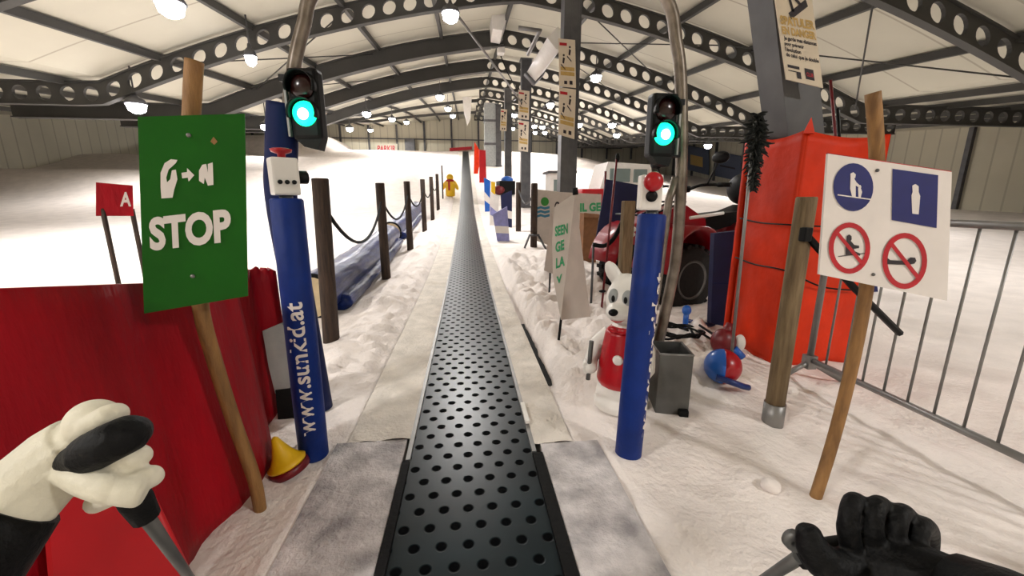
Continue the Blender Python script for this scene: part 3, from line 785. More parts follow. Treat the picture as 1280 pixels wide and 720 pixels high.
# groomer behind
t = empty('snow_groomer', on(6.6,18), 'red snow groomer with white windowed cab behind the banners', 'vehicle')
g = on(6.6,18); gx, gy, g0 = g
mb = MB(); mb.box((gx,gy,g0+1.0), (3.4,2.0,.9), None, .1); mb.box((gx-1.9,gy,g0+.8), (.7,1.9,.7), None, .08); build('body', mb, redp, t)
cab = build('cab', MB().slab([(gx-.9,gy-.9,g0+1.4),(gx+1.5,gy-.9,g0+1.4),(gx+1.3,gy-.9,g0+2.45),(gx-.6,gy-.9,g0+2.55)], (0,1.8,0)), whitep, t)
build('window', MB().box((gx-.05,gy-.92,g0+2.0), (.9,.05,.55), None, .02), glass, cab); build('window', MB().box((gx+.85,gy-.92,g0+1.98), (.6,.05,.55), None, .02), glass, cab)
for s_ in (-1, 1):
    tr = [(gx-1.7,g0+.0),(gx+1.7,g0+.0),(gx+2.0,g0+.4),(gx+1.7,g0+.75),(gx-1.7,g0+.75),(gx-2.0,g0+.4)]
    y_ = gy-1.15 if s_ < 0 else gy+.75
    build('track', MB().slab([(x, y_, z) for x, z in tr], (0,.45,0)), rubber, t)
build('blade', MB().slab([(gx-2.5,gy-1.4,g0+.1),(gx-2.3,gy-1.4,g0+.9),(gx-2.2,gy-1.4,g0+.9),(gx-2.35,gy-1.4,g0+.05)], (0,2.8,0)), dsteel, t)
g = on(5.15,22.5)
t = empty('ticket_hut', g, 'small white hut with dark window between the grey columns', 'hut')
build('walls', MB().box(g+V((0,0,1.0)), (1.3,1.3,2.0), None, .04), whitep, t); build('window', MB().box(g+V((-.15,-.66,1.35)), (.6,.04,.6)), glass, t); build('roof', MB().box(g+V((0,0,2.05)), (1.6,1.6,.12), None, .03), dsteel, t)
g = on(5.35,14.6)
build('red_barrel', MB().lathe([(.36,0),(.4,.05),(.4,.35),(.42,.38),(.4,.41),(.4,.75),(.36,.8)], g-V((0,0,.02)), None, 20), redp, label='red barrel beside the poster column', cat='barrel')

# colourful leaning pads by the belt
pads = [((622,300),(637,296),(634,258),(616,268),13,lilac,'lilac and white snow pad with its pale stripe by the belt edge'),((612,272),(622,276),(624,246),(613,240),17,white,'white snow pad leaning between lilac and blue pads'),
        ((606,250),(612,256),(613,226),(605,222),22,lblue,'small blue snow pad along the far belt edge'),((628,268),(640,262),(640,238),(626,244),16.5,navy,'dark blue snow pad standing behind the lilac one'),
        ((614,240),(619,242),(619,228),(614,227),24,yellow,'small yellow snow pad along the belt')]
for a_, b2, c_, d_, Y, m_, lb in pads:
    A, B, Cq, Dq = [D(*q_, Y) for q_ in (a_, b2, c_, d_)]
    dz = min(gz(A.x, Y), gz(B.x, Y))-.04
    A.z = dz; B.z = dz
    t = empty('snow_pad', (A+B)/2, lb, 'pad', 'small coloured pads along the belt')
    build('cover', MB().slab([A, B, Cq, Dq], (0,.12,0)), m_, t)
    build('stripe', MB().slab([lerp(A,Dq,.35)-V((0,.004,0)), lerp(B,Cq,.25)-V((0,.004,0)), lerp(B,Cq,.45)-V((0,.004,0)), lerp(A,Dq,.6)-V((0,.004,0))], (0,.003,0)), white if m_ is not white else lilac, t)
for (q_, Y, m_, lb) in [([(592,205),(597,208),(602,192),(593,177)],38,orange,'orange safety mat near the top of the belt'), ([(599,212),(608,216),(607,188),(599,187)],33,redbright,'bright red safety mat just below the orange one')]:
    c = [D(*k, Y) for k in q_]; dz = min(gz(c[0].x, Y), gz(c[1].x, Y))-.05; c[0].z = dz; c[1].z = dz
    build('safety_mat', MB().slab(c, (0,.3,0)), m_, label=lb, cat='safety mat')
g = on(D(632,230,28).x, 28)
t = empty('equipment_heap', g, 'dark equipment heap under a small blue cover beside the columns', 'equipment')
build('crate', MB().box(g+V((0,0,.45)), (1.1,.9,.9), rz(12), .04), blackp, t); build('cover', MB().ell(g+V((.1,-.05,.98)), (.42,.4,.25)), lblue, t); build('bag', MB().ell(g+V((-.45,-.3,.3)), (.4,.35,.34)), dred, t)

# ---------------------------------------------------------------- dog figure
dx, dy = 1.19, 2.78
t = empty('dog_figure', on(dx, dy), 'white plastic dog figure in red overalls standing on the snow', 'figure')
g = gz(dx, dy)-.02
DR = rz(-40); o = lambda x, y, z: V((dx, dy, g)) + DR @ V((x, y, z))
mb = MB()
mb.lathe([(.19,.0),(.2,.02),(.2,.06),(.17,.09)], o(0,0,0)); 
mb.lathe([(.15,.06),(.165,.15),(.155,.35),(.14,.5),(.12,.62),(.08,.68)], o(0,0,0))
mb.ell(o(0,-.01,.86), (.145,.14,.17), DR); mb.ell(o(-.005,-.125,.795), (.095,.11,.07), DR); mb.ell(o(0,-.09,.74), (.075,.08,.045))
mb.ell(o(-.10,-.02,1.055), (.055,.035,.10), DR @ ry(-32)); mb.ell(o(.10,-.02,1.055), (.055,.035,.10), DR @ ry(32)); mb.ell(o(0,.0,.98), (.09,.09,.08))
for s_ in (-1, 1):
    mb.tube([o(s_*.11,0,.6), o(s_*.19,-.02,.5), o(s_*.215,-.08,.38), o(s_*.19,-.16,.34)], [.05,.06,.055,.05], 12)
    mb.tube([o(s_*.08,-.02,.3), o(s_*.085,-.06,.14), o(s_*.09,-.12,.09)], [.085,.085,.07], 12)
build('body', mb, whitep, t, remesh=.011)
mb = MB(); mb.lathe([(.168,.20),(.182,.24),(.172,.36),(.152,.50),(.132,.62),(.09,.665)], o(0,-.012,0)); build('overalls', mb, redp, t, remesh=.01)
build('patch', MB().lathe([(.04,0),(.035,.012),(.01,.016)], o(.02,-.165,.44), DR @ rx(90)), whitep, t)
for s_ in (-1, 1):
    e_ = build('eye', MB().ell(o(s_*.052,-.122,.9), (.042,.03,.062), DR @ rz(s_*18)), sheet, t); build('pupil', MB().ell(o(s_*.045,-.149,.893), (.014,.01,.026), DR), blackp, e_)
    build('glove', MB().ell(o(s_*.185,-.18,.345), (.055,.055,.05)).tube([o(s_*.235,-.15,.375), o(s_*.2,-.225,.37)], .02, 8).tube([o(s_*.235,-.15,.35), o(s_*.2,-.23,.345)], .02, 8).tube([o(s_*.235,-.15,.325), o(s_*.2,-.225,.32)], .02, 8), whitep, t)
build('nose', MB().ell(o(-.01,-.235,.815), (.034,.028,.026)), blackp, t)
build('mouth', MB().tube([o(-.06,-.165,.765), o(-.03,-.185,.745), o(0,-.19,.738), o(.03,-.185,.745), o(.06,-.165,.765)], .008, 6), signred, t)
build('bow_tie', MB().ell(o(-.035,-.15,.66), (.04,.02,.025), DR @ ry(15)).ell(o(.035,-.15,.66), (.04,.02,.025), DR @ ry(-15)), redp, t)
build('ski_pole', MB().tube([o(-.19,-.20,.25), o(-.175,-.2,.56)], .018, 8), greybox, t)

# ---------------------------------------------------------------- boxes and bits round the arch leg
t = empty('metal_box', on(1.57,2.76), 'open-topped grey sheet metal box beside the arch pipe', 'box')
R_ = rz(-12); o = lambda x, y, z: V((1.57,2.76,0))+R_ @ V((x, y, z))
mb = MB()
for c_, s_ in (((0,-.14,.235),(.24,.012,.49)),((0,.14,.235),(.24,.012,.49)),((-.115,0,.235),(.012,.28,.49)),((.115,0,.235),(.012,.28,.49)),((0,0,.02),(.23,.28,.012))): mb.box(o(*c_), s_, R_)
build('shell', mb, greybox, t)
build('rim', MB().tube([o(-.12,-.14,.485),o(.12,-.14,.485),o(.12,.14,.485),o(-.12,.14,.485),o(-.12,-.14,.485)], .009, 6), steel, t)
build('foot', MB().box(o(.08,-.155,.03), (.07,.06,.06), R_, .01), rubber, t)
g = on(2.22,3.85)
pts = [g+V((.22*cos(i*.55)*(1+.3*sin(i)), .2*sin(i*.55)*(1+.2*cos(i*1.7)), .03+.05*abs(sin(i*.9)))) for i in range(46)]
build('cable_coil', MB().tube(spline(pts, 4), .012, 6), rubber, label='tangled black cable coil on the snow behind the metal box', cat='cable')
for k in (0, 1):
    a, b_ = G(872,428+k*6,.05), G(914,450+k*6,.04)
    a.z = gz(a.x,a.y)+.03; b_.z = gz(b_.x,b_.y)+.03
    build('black_rod', MB().tube([a, b_], .013, 8), blackp, label=['black rod lying nearer the grey column, upper of the pair', 'black rod lying nearer the red and blue ball, lower of the pair'][k], cat='rod', group='pair of black rods on the snow')
t = empty('snow_tool', on(2.6,4.3), 'bright blue T-handled tool standing in the snow by cables', 'tool')
p = on(2.46,4.1); hb = D(853,388,4.1)
build('handle', MB().tube([p-V((0,0,.04)), V((p.x,p.y,hb.z))], .03, 10).ell(V((p.x,p.y,hb.z)), (.05,.05,.06)), lblue, t)
build('shaft', MB().tube([V((p.x,p.y,hb.z-.12)), D(892,407,4.4)], .024, 8), mat('deep_blue_plastic', (18,44,110), .35), t)
# ball
c = on(2.2,3.02); c.z += .14
t = empty('toy_ball', c-V((0,0,.14)), 'glossy ball half blue half red lying on the snow', 'ball')
def half(sgn):
    b = bmesh.new(); bmesh.ops.create_uvsphere(b, u_segments=24, v_segments=16, radius=.15)
    bmesh.ops.bisect_plane(b, geom=b.verts[:]+b.edges[:]+b.faces[:], plane_co=(0,0,0), plane_no=(sgn,0,0), clear_outer=True)
    bmesh.ops.holes_fill(b, edges=[e for e in b.edges if e.is_boundary]); 
    m_ = MB(); m_.merge(b, Matrix.Translation(c) @ rz(-25).to_4x4(), True); return m_
build('blue_half', half(1), lblue, t); build('red_half', half(-1), redp, t)
build('strap', MB().tube(spline([c+V((-.12,-.1,-.05)), c+V((-.02,-.17,-.07)), c+V((.08,-.17,-.11)), c+V((.14,-.16,-.13))]), .026, 10), mat('deep_blue_plastic', (18,44,110), .35), t)
c = on(2.52,3.5)
t = empty('snow_toy', c, 'dark red and blue toy with white knob against the orange padding', 'toy')
build('body', MB().ell(c+V((0,0,.12)), (.12,.11,.13)).tube([c+V((.02,0,.18)), c+V((.06,.02,.30))], [.06,.03], 10), dred, t)
build('leg', MB().tube([c+V((.05,-.1,.08)), c+V((.12,-.14,.0))], .035, 8), lblue, t); build('knob', MB().ell(c+V((.16,-.02,.1)), (.055,.05,.09)), whitep, t)

# ---------------------------------------------------------------- padded column wrap
t = empty('column_padding', on(3.4,3.8), 'bright orange tarpaulin padding wrapped around the leaning column', 'padding')
def wrap_panel(p0, p1, z1a, z1b, nn, seed):
    mb = MB(); n, k = 22, 26; v = []
    for s_ in (0, 1):
        for i in range(n+1):
            u = i/n; p = lerp(V((*p0,0)), V((*p1,0)), u)
            for j in range(k+1):
                w = j/k; z = lerp(gz(p.x,p.y)-.02, lerp(z1a, z1b, u)-.05*sin(pi*u), w)
                bul = .03*sin(pi*u)*.6+.02*nz(u*3, w*5, 1, seed)*sin(pi*min(u,1-u)*2) - .012*exp(-((w-.62)/.02)**2) - .012*exp(-((w-.42-.06*u)/.02)**2)
                v.append(V((p.x,p.y,z))+V(nn)*(bul-.05*s_))
    F = (n+1)*(k+1); g_ = lambda s_, i, j: s_*F+i*(k+1)+j; f = []
    for i in range(n):
        for j in range(k): f += [(g_(0,i,j),g_(0,i+1,j),g_(0,i+1,j+1),g_(0,i,j+1)), (g_(1,i,j),g_(1,i,j+1),g_(1,i+1,j+1),g_(1,i+1,j))]
        for j in (0,k): f.append((g_(0,i,j),g_(0,i+1,j),g_(1,i+1,j),g_(1,i,j)))
    for j in range(k):
        for i in (0,n): f.append((g_(0,i,j),g_(0,i,j+1),g_(1,i,j+1),g_(1,i,j)))
    return mb.raw(v, f, True)
ztop = D(984,162,3.38).z
xr = 3.80
build('panel', wrap_panel((2.98,3.38), (xr,3.38), ztop, ztop-.02, (0,-1,0), 1), orange, t)
build('panel', wrap_panel((2.94,4.0), (2.96,3.38), ztop+.03, ztop, (-1,0,0), 2), orange, t)
build('panel', wrap_panel((xr,3.38), (xr,4.1), ztop-.02, ztop, (1,0,0), 3), orange, t)
build('panel', wrap_panel((xr,4.12), (2.94,4.12), ztop, ztop, (0,1,0), 4), orange, t)
build('corner_tip', MB().slab([(2.93,3.36,ztop-.03),(3.02,3.34,ztop-.03),(2.985,3.36,ztop+.1)], (.02,.03,0)), orange, t)
for k, (za, zm) in enumerate(((.63,.62),(.44,.37))):
    pts = [V((2.90,4.0,ztop*za+.03)), V((2.905,3.7,ztop*za)), V((2.93,3.33,ztop*za)), V((3.3,3.31,ztop*zm)), V((3.7,3.32,ztop*(zm-.02))), V((xr+.03,3.36,ztop*zm))]
    build('cord', MB().tube(spline(pts), .008, 6), blackp, t, label='thin dark cord tied round the tarpaulin')
# tufted pole
pb = D(921,432,3.2); pb = on(pb.x, 3.25); pt = D(944,150,3.25)
t = empty('tufted_pole', pb, 'thin grey pole with a dark bushy tuft leaning on orange padding', 'pole')
build('pole', MB().tube([pb-V((0,0,.05)), pt], .014, 8), steel, t)
mb = MB(); rr = random.Random(3)
for i in range(420):
    w = rr.random(); c_ = lerp(D(940,238,3.25), D(948,142,3.25), w); a_ = rr.random()*2*pi; L_ = (.05+.05*sin(pi*min(1,w*1.05)))*(1.3 if w > .55 else .8)
    d_ = V((cos(a_), sin(a_), rr.uniform(-.9,.7)))*L_*rr.uniform(.5,1.1)
    mb.tube([c_, c_+d_*.6, c_+d_+V((0,0,-.01))], [.012,.010,.004], 4)
build('tuft', mb, tuft_m, t)
for x0, y0, x1, y1, m_, lb in ((1038,100,1047,200,dred,'thin dark red rod sticking up behind the orange padding'),(1047,135,1051,205,blackp,'short thin black rod beside the red rod behind the padding')):
    a_, b_ = D(x1,y1,4.45), D(x0,y0,4.45)
    bt = V((a_.x, 4.45, gz(a_.x,4.45)-.05))
    build('rod', MB().tube([bt, a_, b_], .016, 8), m_, label=lb, cat='rod')

# navy board by the quad
t = empty('navy_board', on(3.15,4.45), 'upright dark navy padded board between quad bike and orange padding', 'board')
c = [D(893,292,4.45), D(928,288,4.3), D(918,418,4.3), D(888,412,4.45)]; c[2].z = min(c[2].z, gz(c[2].x,c[2].y)); c[3].z = min(c[3].z, gz(c[3].x,c[3].y))
build('pad', MB().slab(c, (0,.08,0)), navy, t)
build('seam', MB().tube([lerp(c[0],c[3],.5)-V((0,.003,0)), lerp(c[1],c[2],.5)-V((0,.003,0))], .006, 6), navypad, t)

# ---------------------------------------------------------------- quad bike
qc = V((3.78,6.3,gz(3.78,6.3)))
QR = rz(180+20)
t = empty('quad_bike', qc, 'red quad bike parked behind the arch pipe and navy board', 'quad bike')
Q = lambda x, y, z: qc + QR @ V((x, y, z if z < .6 else .6+(z-.6)*1.35))      # x forward, y left, z up
def wheel(x, y):
    s_ = 1 if y > 0 else -1; c_ = Q(x, y, .48)
    R2 = QR @ rx(90)
    prof_ = [(.28,-.14),(.40,-.16),(.46,-.14),(.485,-.08),(.485,.08),(.46,.14),(.40,.16),(.28,.14)]
    mb = MB(); mb.lathe(prof_, c_, R2, 36)
    for i in range(22):
        a_ = 2*pi*i/22
        for sd in (-1, 1):
            mb.box(c_ + R2 @ (rz(degrees(a_)+sd*4) @ V((.487,0,sd*.07))), (.045,.06,.13), R2 @ rz(degrees(a_)+sd*4))
    w = build('wheel', mb, tyre_m, t)
    yy = y + s_*.0
    build('rim', MB().lathe([(.27,-.12),(.29,-.15),(.26,-.15),(.20,-.09),(.08,-.07),(.07,-.12),(.02,-.13)] if s_ > 0 else [(.27,.12),(.29,.15),(.26,.15),(.20,.09),(.08,.07),(.07,.12),(.02,.13)], c_, R2, 28), greybox, w)
for x in (.9, -.85):
    for y in (.62, -.62): wheel(x, y)
mb = MB()
mb.tube([Q(-.85,-.5,.48), Q(-.85,.5,.48)], .06, 10); mb.tube([Q(.9,-.5,.48), Q(.9,.5,.48)], .05, 10)
mb.box(Q(0,0,.52), (1.9,.42,.26), QR, .04); mb.box(Q(.1,0,.72), (.8,.5,.3), QR, .06); build('chassis', mb, blackp, t)
def fender(x, sgn):
    mb = MB(); n = 12; v = []
    for i in range(n+1):
        a_ = radians(12+150*i/n); r_ = .60
        for y in (.18*sgn, .85*sgn):
            for th in (0, .035): v.append(Q(x+cos(a_)*(r_+th), y, .50+sin(a_)*(r_+th)*.92))
    f = []
    for i in range(n):
        k = 4*i; f += [(k,k+4,k+6,k+2),(k+1,k+3,k+7,k+5),(k,k+1,k+5,k+4),(k+2,k+6,k+7,k+3)]
    f += [(0,2,3,1),(4*n,4*n+1,4*n+3,4*n+2)]
    return mb.raw(v, f, True)
for x in (.9, -.85):
    for s_ in (1, -1): build('fender', fender(x, s_), quadred, t)
mb = MB(); mb.slab([Q(1.35,-.25,.85),Q(1.45,-.25,1.0),Q(1.2,-.25,1.2),Q(.55,-.25,1.28),Q(.1,-.25,1.12),Q(.0,-.25,.85)], (QR @ V((0,.5,0))))
build('front_cowl', mb, quadred, t)
build('headlight', MB().ell(Q(1.42,.0,1.0), (.05,.16,.09), QR), whitep, t)
mb = MB(); mb.slab([Q(.1,-.2,1.1),Q(-.1,-.2,1.17),Q(-.75,-.2,1.2),Q(-1.15,-.2,1.28),Q(-1.15,-.2,1.1),Q(0,-.2,.95)], (QR @ V((0,.4,0)))); build('seat', mb, blackp, t)
build('backrest', MB().ell(Q(-1.1,0,1.48), (.16,.3,.27), QR), blackp, t)
mb = MB()
for y in (-.32,-.1,.12,.34): mb.tube([Q(1.35,y,1.18), Q(.75,y,1.32)], .015, 6)
mb.tube([Q(1.35,-.4,1.18), Q(1.35,.4,1.18)], .018, 6); mb.tube([Q(.75,-.4,1.32), Q(.75,.4,1.32)], .018, 6); build('rack', mb, blackp, t)
mb = MB(); mb.tube(spline([Q(.28,-.58,1.50), Q(.36,-.3,1.5), Q(.45,0,1.42), Q(.36,.3,1.5), Q(.28,.58,1.50)]), .022, 8); mb.tube([Q(.45,0,1.42), Q(.55,0,1.15)], .03, 8); mb.box(Q(.45,0,1.46), (.16,.3,.1), QR, .02)
hb = build('handlebar', mb, blackp, t)
for s_ in (-1, 1):
    build('grip', MB().tube([Q(.29,s_*.55,1.5), Q(.24,s_*.72,1.5)], .032, 8), rubber, hb)
    build('mirror', MB().tube([Q(.36,s_*.42,1.5), Q(.36,s_*.56,1.72)], .012, 6).ell(Q(.36,s_*.60,1.78), (.05,.14,.085), QR), blackp, hb)
build('chrome_guard', MB().tube([Q(.75,.5,1.15), Q(.2,.62,1.2)], .025, 8), whitep, t)

# ---------------------------------------------------------------- wooden post with sleeve, strap, barrier
pb = V((2.21,2.42,0)); zt = D(1003,246,2.42).z
t = empty('wooden_post', on(2.21,2.42), 'pale round wooden post in a grey steel sleeve before orange padding', 'post')
build('post', MB().tube([pb+V((0,0,.12)), pb+V((0,0,zt*.5)), pb+V((0,0,zt-.01)), pb+V((0,0,zt))], [.062,.061,.06,.055], 16), palewood, t)
build('sleeve', MB().tube([pb-V((0,0,.06)), pb+V((0,0,.17))], .07, 16), steel, t)
build('strap_clip', MB().box(D(1007,293,2.35), (.06,.05,.09), rz(10), .01), blackp, t)
# barrier
xb = 3.02; y0, y1 = 3.02, .6
t = empty('crowd_barrier', on(xb, 1.8), 'galvanised steel crowd barrier with thin bars behind the pictogram sign', 'barrier')
for nm, pts, r_ in (('end_tube', [(xb,y0,.16),(xb,y0,1.36),(xb,y0-.1,1.46)], .026),('bottom_rail', [(xb,y0,.22),(xb,y1,.22)], .024),('top_rail', [(xb,y0-.1,1.46),(xb,y1+.1,1.46)], .024),('end_tube', [(xb,y1,.16),(xb,y1,1.36),(xb,y1+.1,1.46)], .026)):
    build(nm, MB().tube(pts, r_, 10), steel, t)
for i in range(1, 15):
    y = y0-(y0-y1)*i/15; build('bar', MB().tube([(xb,y,.22),(xb,y,1.46)], .009, 6), steel, t)
for y in (y0, y1):
    mb = MB(); g1, g2 = gz(xb-.34,y), gz(xb+.34,y); mb.tube([(xb-.34,y-.03,g1+.01),(xb,y,.2),(xb+.34,y-.03,g2+.01)], .024, 8); mb.box((xb,y,.2), (.08,.08,.12)); build('foot', mb, steel, t)
a_ = D(1007,293,2.36); b_ = V((xb-.03, 2.22, 0)); b_.z = DX(1118,412,xb).z
b_ = DX(1125,417,xb-.03)
build('strap', MB().tube([a_, lerp(a_,b_,.5)-V((0,0,.015)), b_], .022, 6), blackp, label='black webbing strap stretched from wooden post to steel barrier', cat='strap')
P = Plane(D(1046,345,6.2), D(1092,348,6.2), D(1046,388,6.2))
t = empty('blue_board', on(P.at(1068,386,0).x, 6.2), 'low blue board with white letters on snow beyond the barrier', 'board')
q = [P.at(x, y, 0) for x, y in ((1040,330),(1094,332),(1094,386),(1040,384))]
g_ = min(gz(q[2].x,6.2), gz(q[3].x,6.2))-.03; q[2].z = g_; q[3].z = g_
build('panel', MB().slab(q, (0,.05,0)), signblue, t); a = MB(); text_px(a, P, 'DX', (1050,374), (1074,374), (1050,352), .04); build('lettering', a, white, t)

# ---------------------------------------------------------------- pictogram sign
cs = [D(1035,192,1.72), D(1190,215,1.66), D(1184,376,1.66), D(1024,343,1.72)]
P = Plane(cs[0], cs[1], cs[3]); cs[2] = P.at(1184,376,0)
t = empty('pictogram_sign', on(1.9,1.74), 'white pictogram board with blue and red circles on bamboo pole', 'sign')
pb = G(1018,620); pb.z = gz(pb.x,pb.y)-.06
build('pole', MB().tube(spline([pb, D(1040,555,1.76), D(1062,470,1.77), D(1080,380,1.77), D(1091,290,1.77), D(1096,200,1.77), D(1091,116,1.77)]), .03, 14), bamboo, t)
bd = build('board', MB().slab(cs, -P.n*.012), white, t)
build('edge_line', MB().tube([lerp(cs[0],cs[1],0)-P.n*.006+V((0,0,.001)), cs[1]-P.n*.006+V((0,0,.001))], .004, 6), signred, bd)
build('blue_disc', poly_px(MB(), P, disc(1066,234,25,30)) , signblue, bd); build('blue_square', poly_px(MB(), P, [(1115,211),(1172,219),(1170,285),(1114,275)]), signblue, bd)
a = MB(); poly_px(a, P, [(1062,217),(1065.5,215.4),(1068.6,218),(1068,222),(1066.6,223.2),(1069.5,228),(1074,232),(1073,234.5),(1068.5,232),(1068.5,246),(1064,246),(1061.5,236),(1062,223)], .005); build('adult_figure', a, white, bd)
a = MB(); poly_px(a, P, [(1072,231.5),(1074.5,231.3),(1075.5,233.5),(1075,235.5),(1076.5,240),(1074.5,247.5),(1072,247.5),(1071.5,236)], .005); build('child_figure', a, white, bd)
a = MB(); poly_px(a, P, stroke((1046,243.5),(1089,249.5),1.4), .005); build('slope_line', a, white, bd)
a = MB(); poly_px(a, P, [(1139,232),(1143,230),(1147,233),(1147,240),(1149,245),(1147,268),(1139,267),(1138,244),(1139.5,240)], .005); build('standing_figure', a, white, bd)
a = MB(); poly_px(a, P, [(1057.5,295),(1060.5,292.8),(1063.6,295),(1063.8,299),(1062.6,301),(1067,306),(1073,307),(1073,310),(1066,311),(1068,314),(1075,317),(1074,319.5),(1063,318),(1056.5,318.5),(1056,309),(1057.5,300.5)], .004); build('sitting_figure', a, ink, bd)
a = MB(); poly_px(a, P, stroke((1047,320.5),(1081,316.5),1), .0035); build('ground_line', a, ink, bd)
a = MB(); poly_px(a, P, [(1108,322),(1112,325),(1132,326),(1137,321.5),(1143,322),(1144.5,326),(1142,329.5),(1134,331),(1108,330)], .004); build('lying_figure', a, ink, bd)
for ring, st in (((1061,310,26,32,6.2), ((1043,288),(1079,332),4.5)), ((1130,326,28,35,6.5), ((1111,302),(1149,350),5))):
    a = MB(); ring_px(a, P, *ring); poly_px(a, P, stroke(*st), .005); build('prohibition_ring', a, signred, bd)
for q_ in ((1096,213),(1091,343)): build('bolt', MB().ell(P.at(*q_,.003), .008), greybox, bd)

# snow lumps
for (x, y, r_, lb) in ((964,612,.05,'small snow lump lying by the pictogram sign pole'),(988,493,.05,'snow lump beside the steel post sleeve'),(1052,432,.09,'rounded snow lump at the base of the orange padding'),(750,420,.07,'snow lump near the dog figure')):
    p = G(x, y); p = on(p.x, p.y); mb = MB(); b = bmesh.new(); bmesh.ops.create_icosphere(b, subdivisions=3, radius=r_)
    for v_ in b.verts: v_.co *= 1+.35*nz(v_.co.x*14, v_.co.y*14, 1, x); v_.co.z *= .75
    mb.merge(b, Matrix.Translation(p+V((0,0,r_*.45))), True); build('snow_lump', mb, snow, label=lb, cat='snow lump', group='snow lumps')

# ---------------------------------------------------------------- the skier's hands and poles
def pt(x, y, d): return C + ray(x, y)*d       # d is depth along the viewing axis
person = empty('person', (0,-.1,0), 'skier seen only as two gloved hands gripping ski poles', 'person')
# one hand: white back of glove with black knuckle band, fingers curled round the black grip
ax_ = V((.49,.87)); pr_ = V((.87,-.49))
def hp(al, ac, d, o=(116,530)): q_ = V(o)+ax_*al+pr_*ac; return pt(q_.x, q_.y, d)
mb = MB(); mb.tube([pt(4,642,.60), pt(44,602,.625), pt(82,570,.645), pt(104,552,.65)], [.058,.055,.055,.05], 16)
mb.ell(hp(22,-22,.655), (.05,.05,.055)); mb.ell(hp(0,2,.64), (.038,.036,.038))
for i in range(4):
    al = 0+i*30
    mb.tube(spline([hp(al-2,-46,.66), hp(al,-14,.622), hp(al,18,.618), hp(al+4,33,.645), hp(al+5,26,.675), hp(al+4,2,.69)], 4), [.0165]*8+[.0175]*4+[.0155]*9, 14)
mb.tube(spline([pt(80,582,.63), pt(112,600,.60), pt(150,612,.60), pt(182,616,.61)], 4), [.024]*8+[.022]*4+[.017], 12)
build('glove', mb, glovew, person, remesh=.0032, label='white leather glove')
build('knuckle_band', MB().tube(spline([hp(28,-50,.628), hp(30,-22,.600), hp(31,10,.598), hp(33,34,.622), hp(34,40,.648)], 4), [.024]*4+[.03]*9+[.026]*4, 14), gloveb, person, remesh=.006, label='black knuckle band of white glove')
build('sleeve', MB().tube([pt(-106,762,.52), pt(-56,702,.56), pt(-6,652,.595), pt(16,630,.608)], [.085,.08,.07,.064], 16), gloveb, person)
sp = empty('ski_pole', G(258,752,.02), 'black ski pole in the white and black glove beside red mat', 'ski pole')
build('grip', MB().tube([hp(-12,0,.66), hp(60,-2,.662), hp(110,0,.675), hp(135,1,.69)], [.02,.02,.024,.02], 12), rubber, sp)
build('shaft', MB().tube([hp(130,1,.688), G(258,752,.02)], [.012,.012], 10), greybox, sp)
# other hand: all black
mb = MB()
mb.tube([pt(1200,752,.60), pt(1150,728,.64), pt(1105,712,.67), pt(1068,704,.69)], [.06,.058,.056,.045], 16)
mb.ell(pt(1095,712,.69), (.07,.055,.035))
for i in range(4):
    x = (1062,1092,1121,1147)[i]; y = (0,4,14,30)[i]
    mb.tube(spline([pt(x+6,700+y,.68), pt(x-2,660+y,.665), pt(x+4,628+y,.675), pt(x+14,634+y,.71), pt(x+12,668+y,.735), pt(x+4,690+y,.73)], 4), [.0165]*5+[.0150]*11+[.014]*5, 14)
mb.tube(spline([pt(1075,712,.67), pt(1035,706,.66), pt(1016,684,.66), pt(1009,656,.665)], 4), [.03,.03,.03,.03,.03,.029,.028,.027,.025,.023,.02,.018,.012], 12)
build('glove', mb, gloveb, person, remesh=.0032, label='black leather glove')
build('sleeve', MB().tube([pt(1330,830,.50), pt(1240,775,.56), pt(1190,748,.60)], [.085,.075,.066], 24), gloveb, person)
sp = empty('ski_pole', G(900,760,.02), 'grey ski pole in the all-black glove above the snow', 'ski pole')
build('grip', MB().tube([pt(1120,664,.70), pt(1060,684,.70), pt(1012,694,.70), pt(998,697,.70)], [.02,.02,.024,.018], 12), blackp, sp)
build('shaft', MB().tube([pt(1000,696,.70), G(900,760,.02)], .011, 10), greybox, sp)
build('strap', MB().tube(spline([pt(1010,688,.69), pt(990,682,.70), pt(984,674,.70), pt(992,668,.695), pt(1008,676,.69)], 4), .009, 8), greybox, sp)

# ---------------------------------------------------------------- ceiling services
t = empty('air_duct', D(632,30,20), 'white boxy air duct under the roof beside the columns', 'duct')
c = [D(613,-5,20), D(640,-5,20), D(634,22,20), D(628,38,20), D(616,36,20)]; build('duct', MB().slab(c, (0,1.6,0)), whitep, t)
build('hanger', MB().tube([D(622,-5,20.8), V((D(622,-5,20.8).x, 20.8, roof(2,20.8)-.02))], .03, 6), dsteel, t)
t = empty('sloping_duct', D(685,70,16), 'white sloping duct running down behind the poster column', 'duct')
build('duct', MB().tube([D(697,48,15.5), D(668,92,19.5)], .38, 4), whitep, t); build('end_frame', MB().tube([D(669,90,19.3), D(667,95,19.8)], .45, 4), dsteel, t)
build('strut', MB().tube([D(648,35,18), D(675,38,18), D(660,68,19.5)], .09, 8), steel, label='bent pale pipe strut between the first two poster columns', cat='strut')
build('stay_cable', MB().tube([D(574,22,14), D(652,128,23.4)], .04, 8), steel, label='long slanting steel stay running to the second poster column', cat='cable')
t = empty('camera_box', D(626,62,22), 'small white camera box hung near the second column', 'camera'); build('box', MB().box(D(626,62,22), (.35,.5,.42), None, .05), whitep, t); build('cord', MB().tube([D(626,70,22), D(634,90,22.3), D(646,112,23.2)], .03, 6), blackp, t)
build('hanging_drape', MB().slab([D(578,118,45), D(590,116,45), D(588,148,45), D(584,156,45), D(580,140,45)], (0,.6,0)), whitep, label='pale hanging panel under the roof near the far columns', cat='panel')

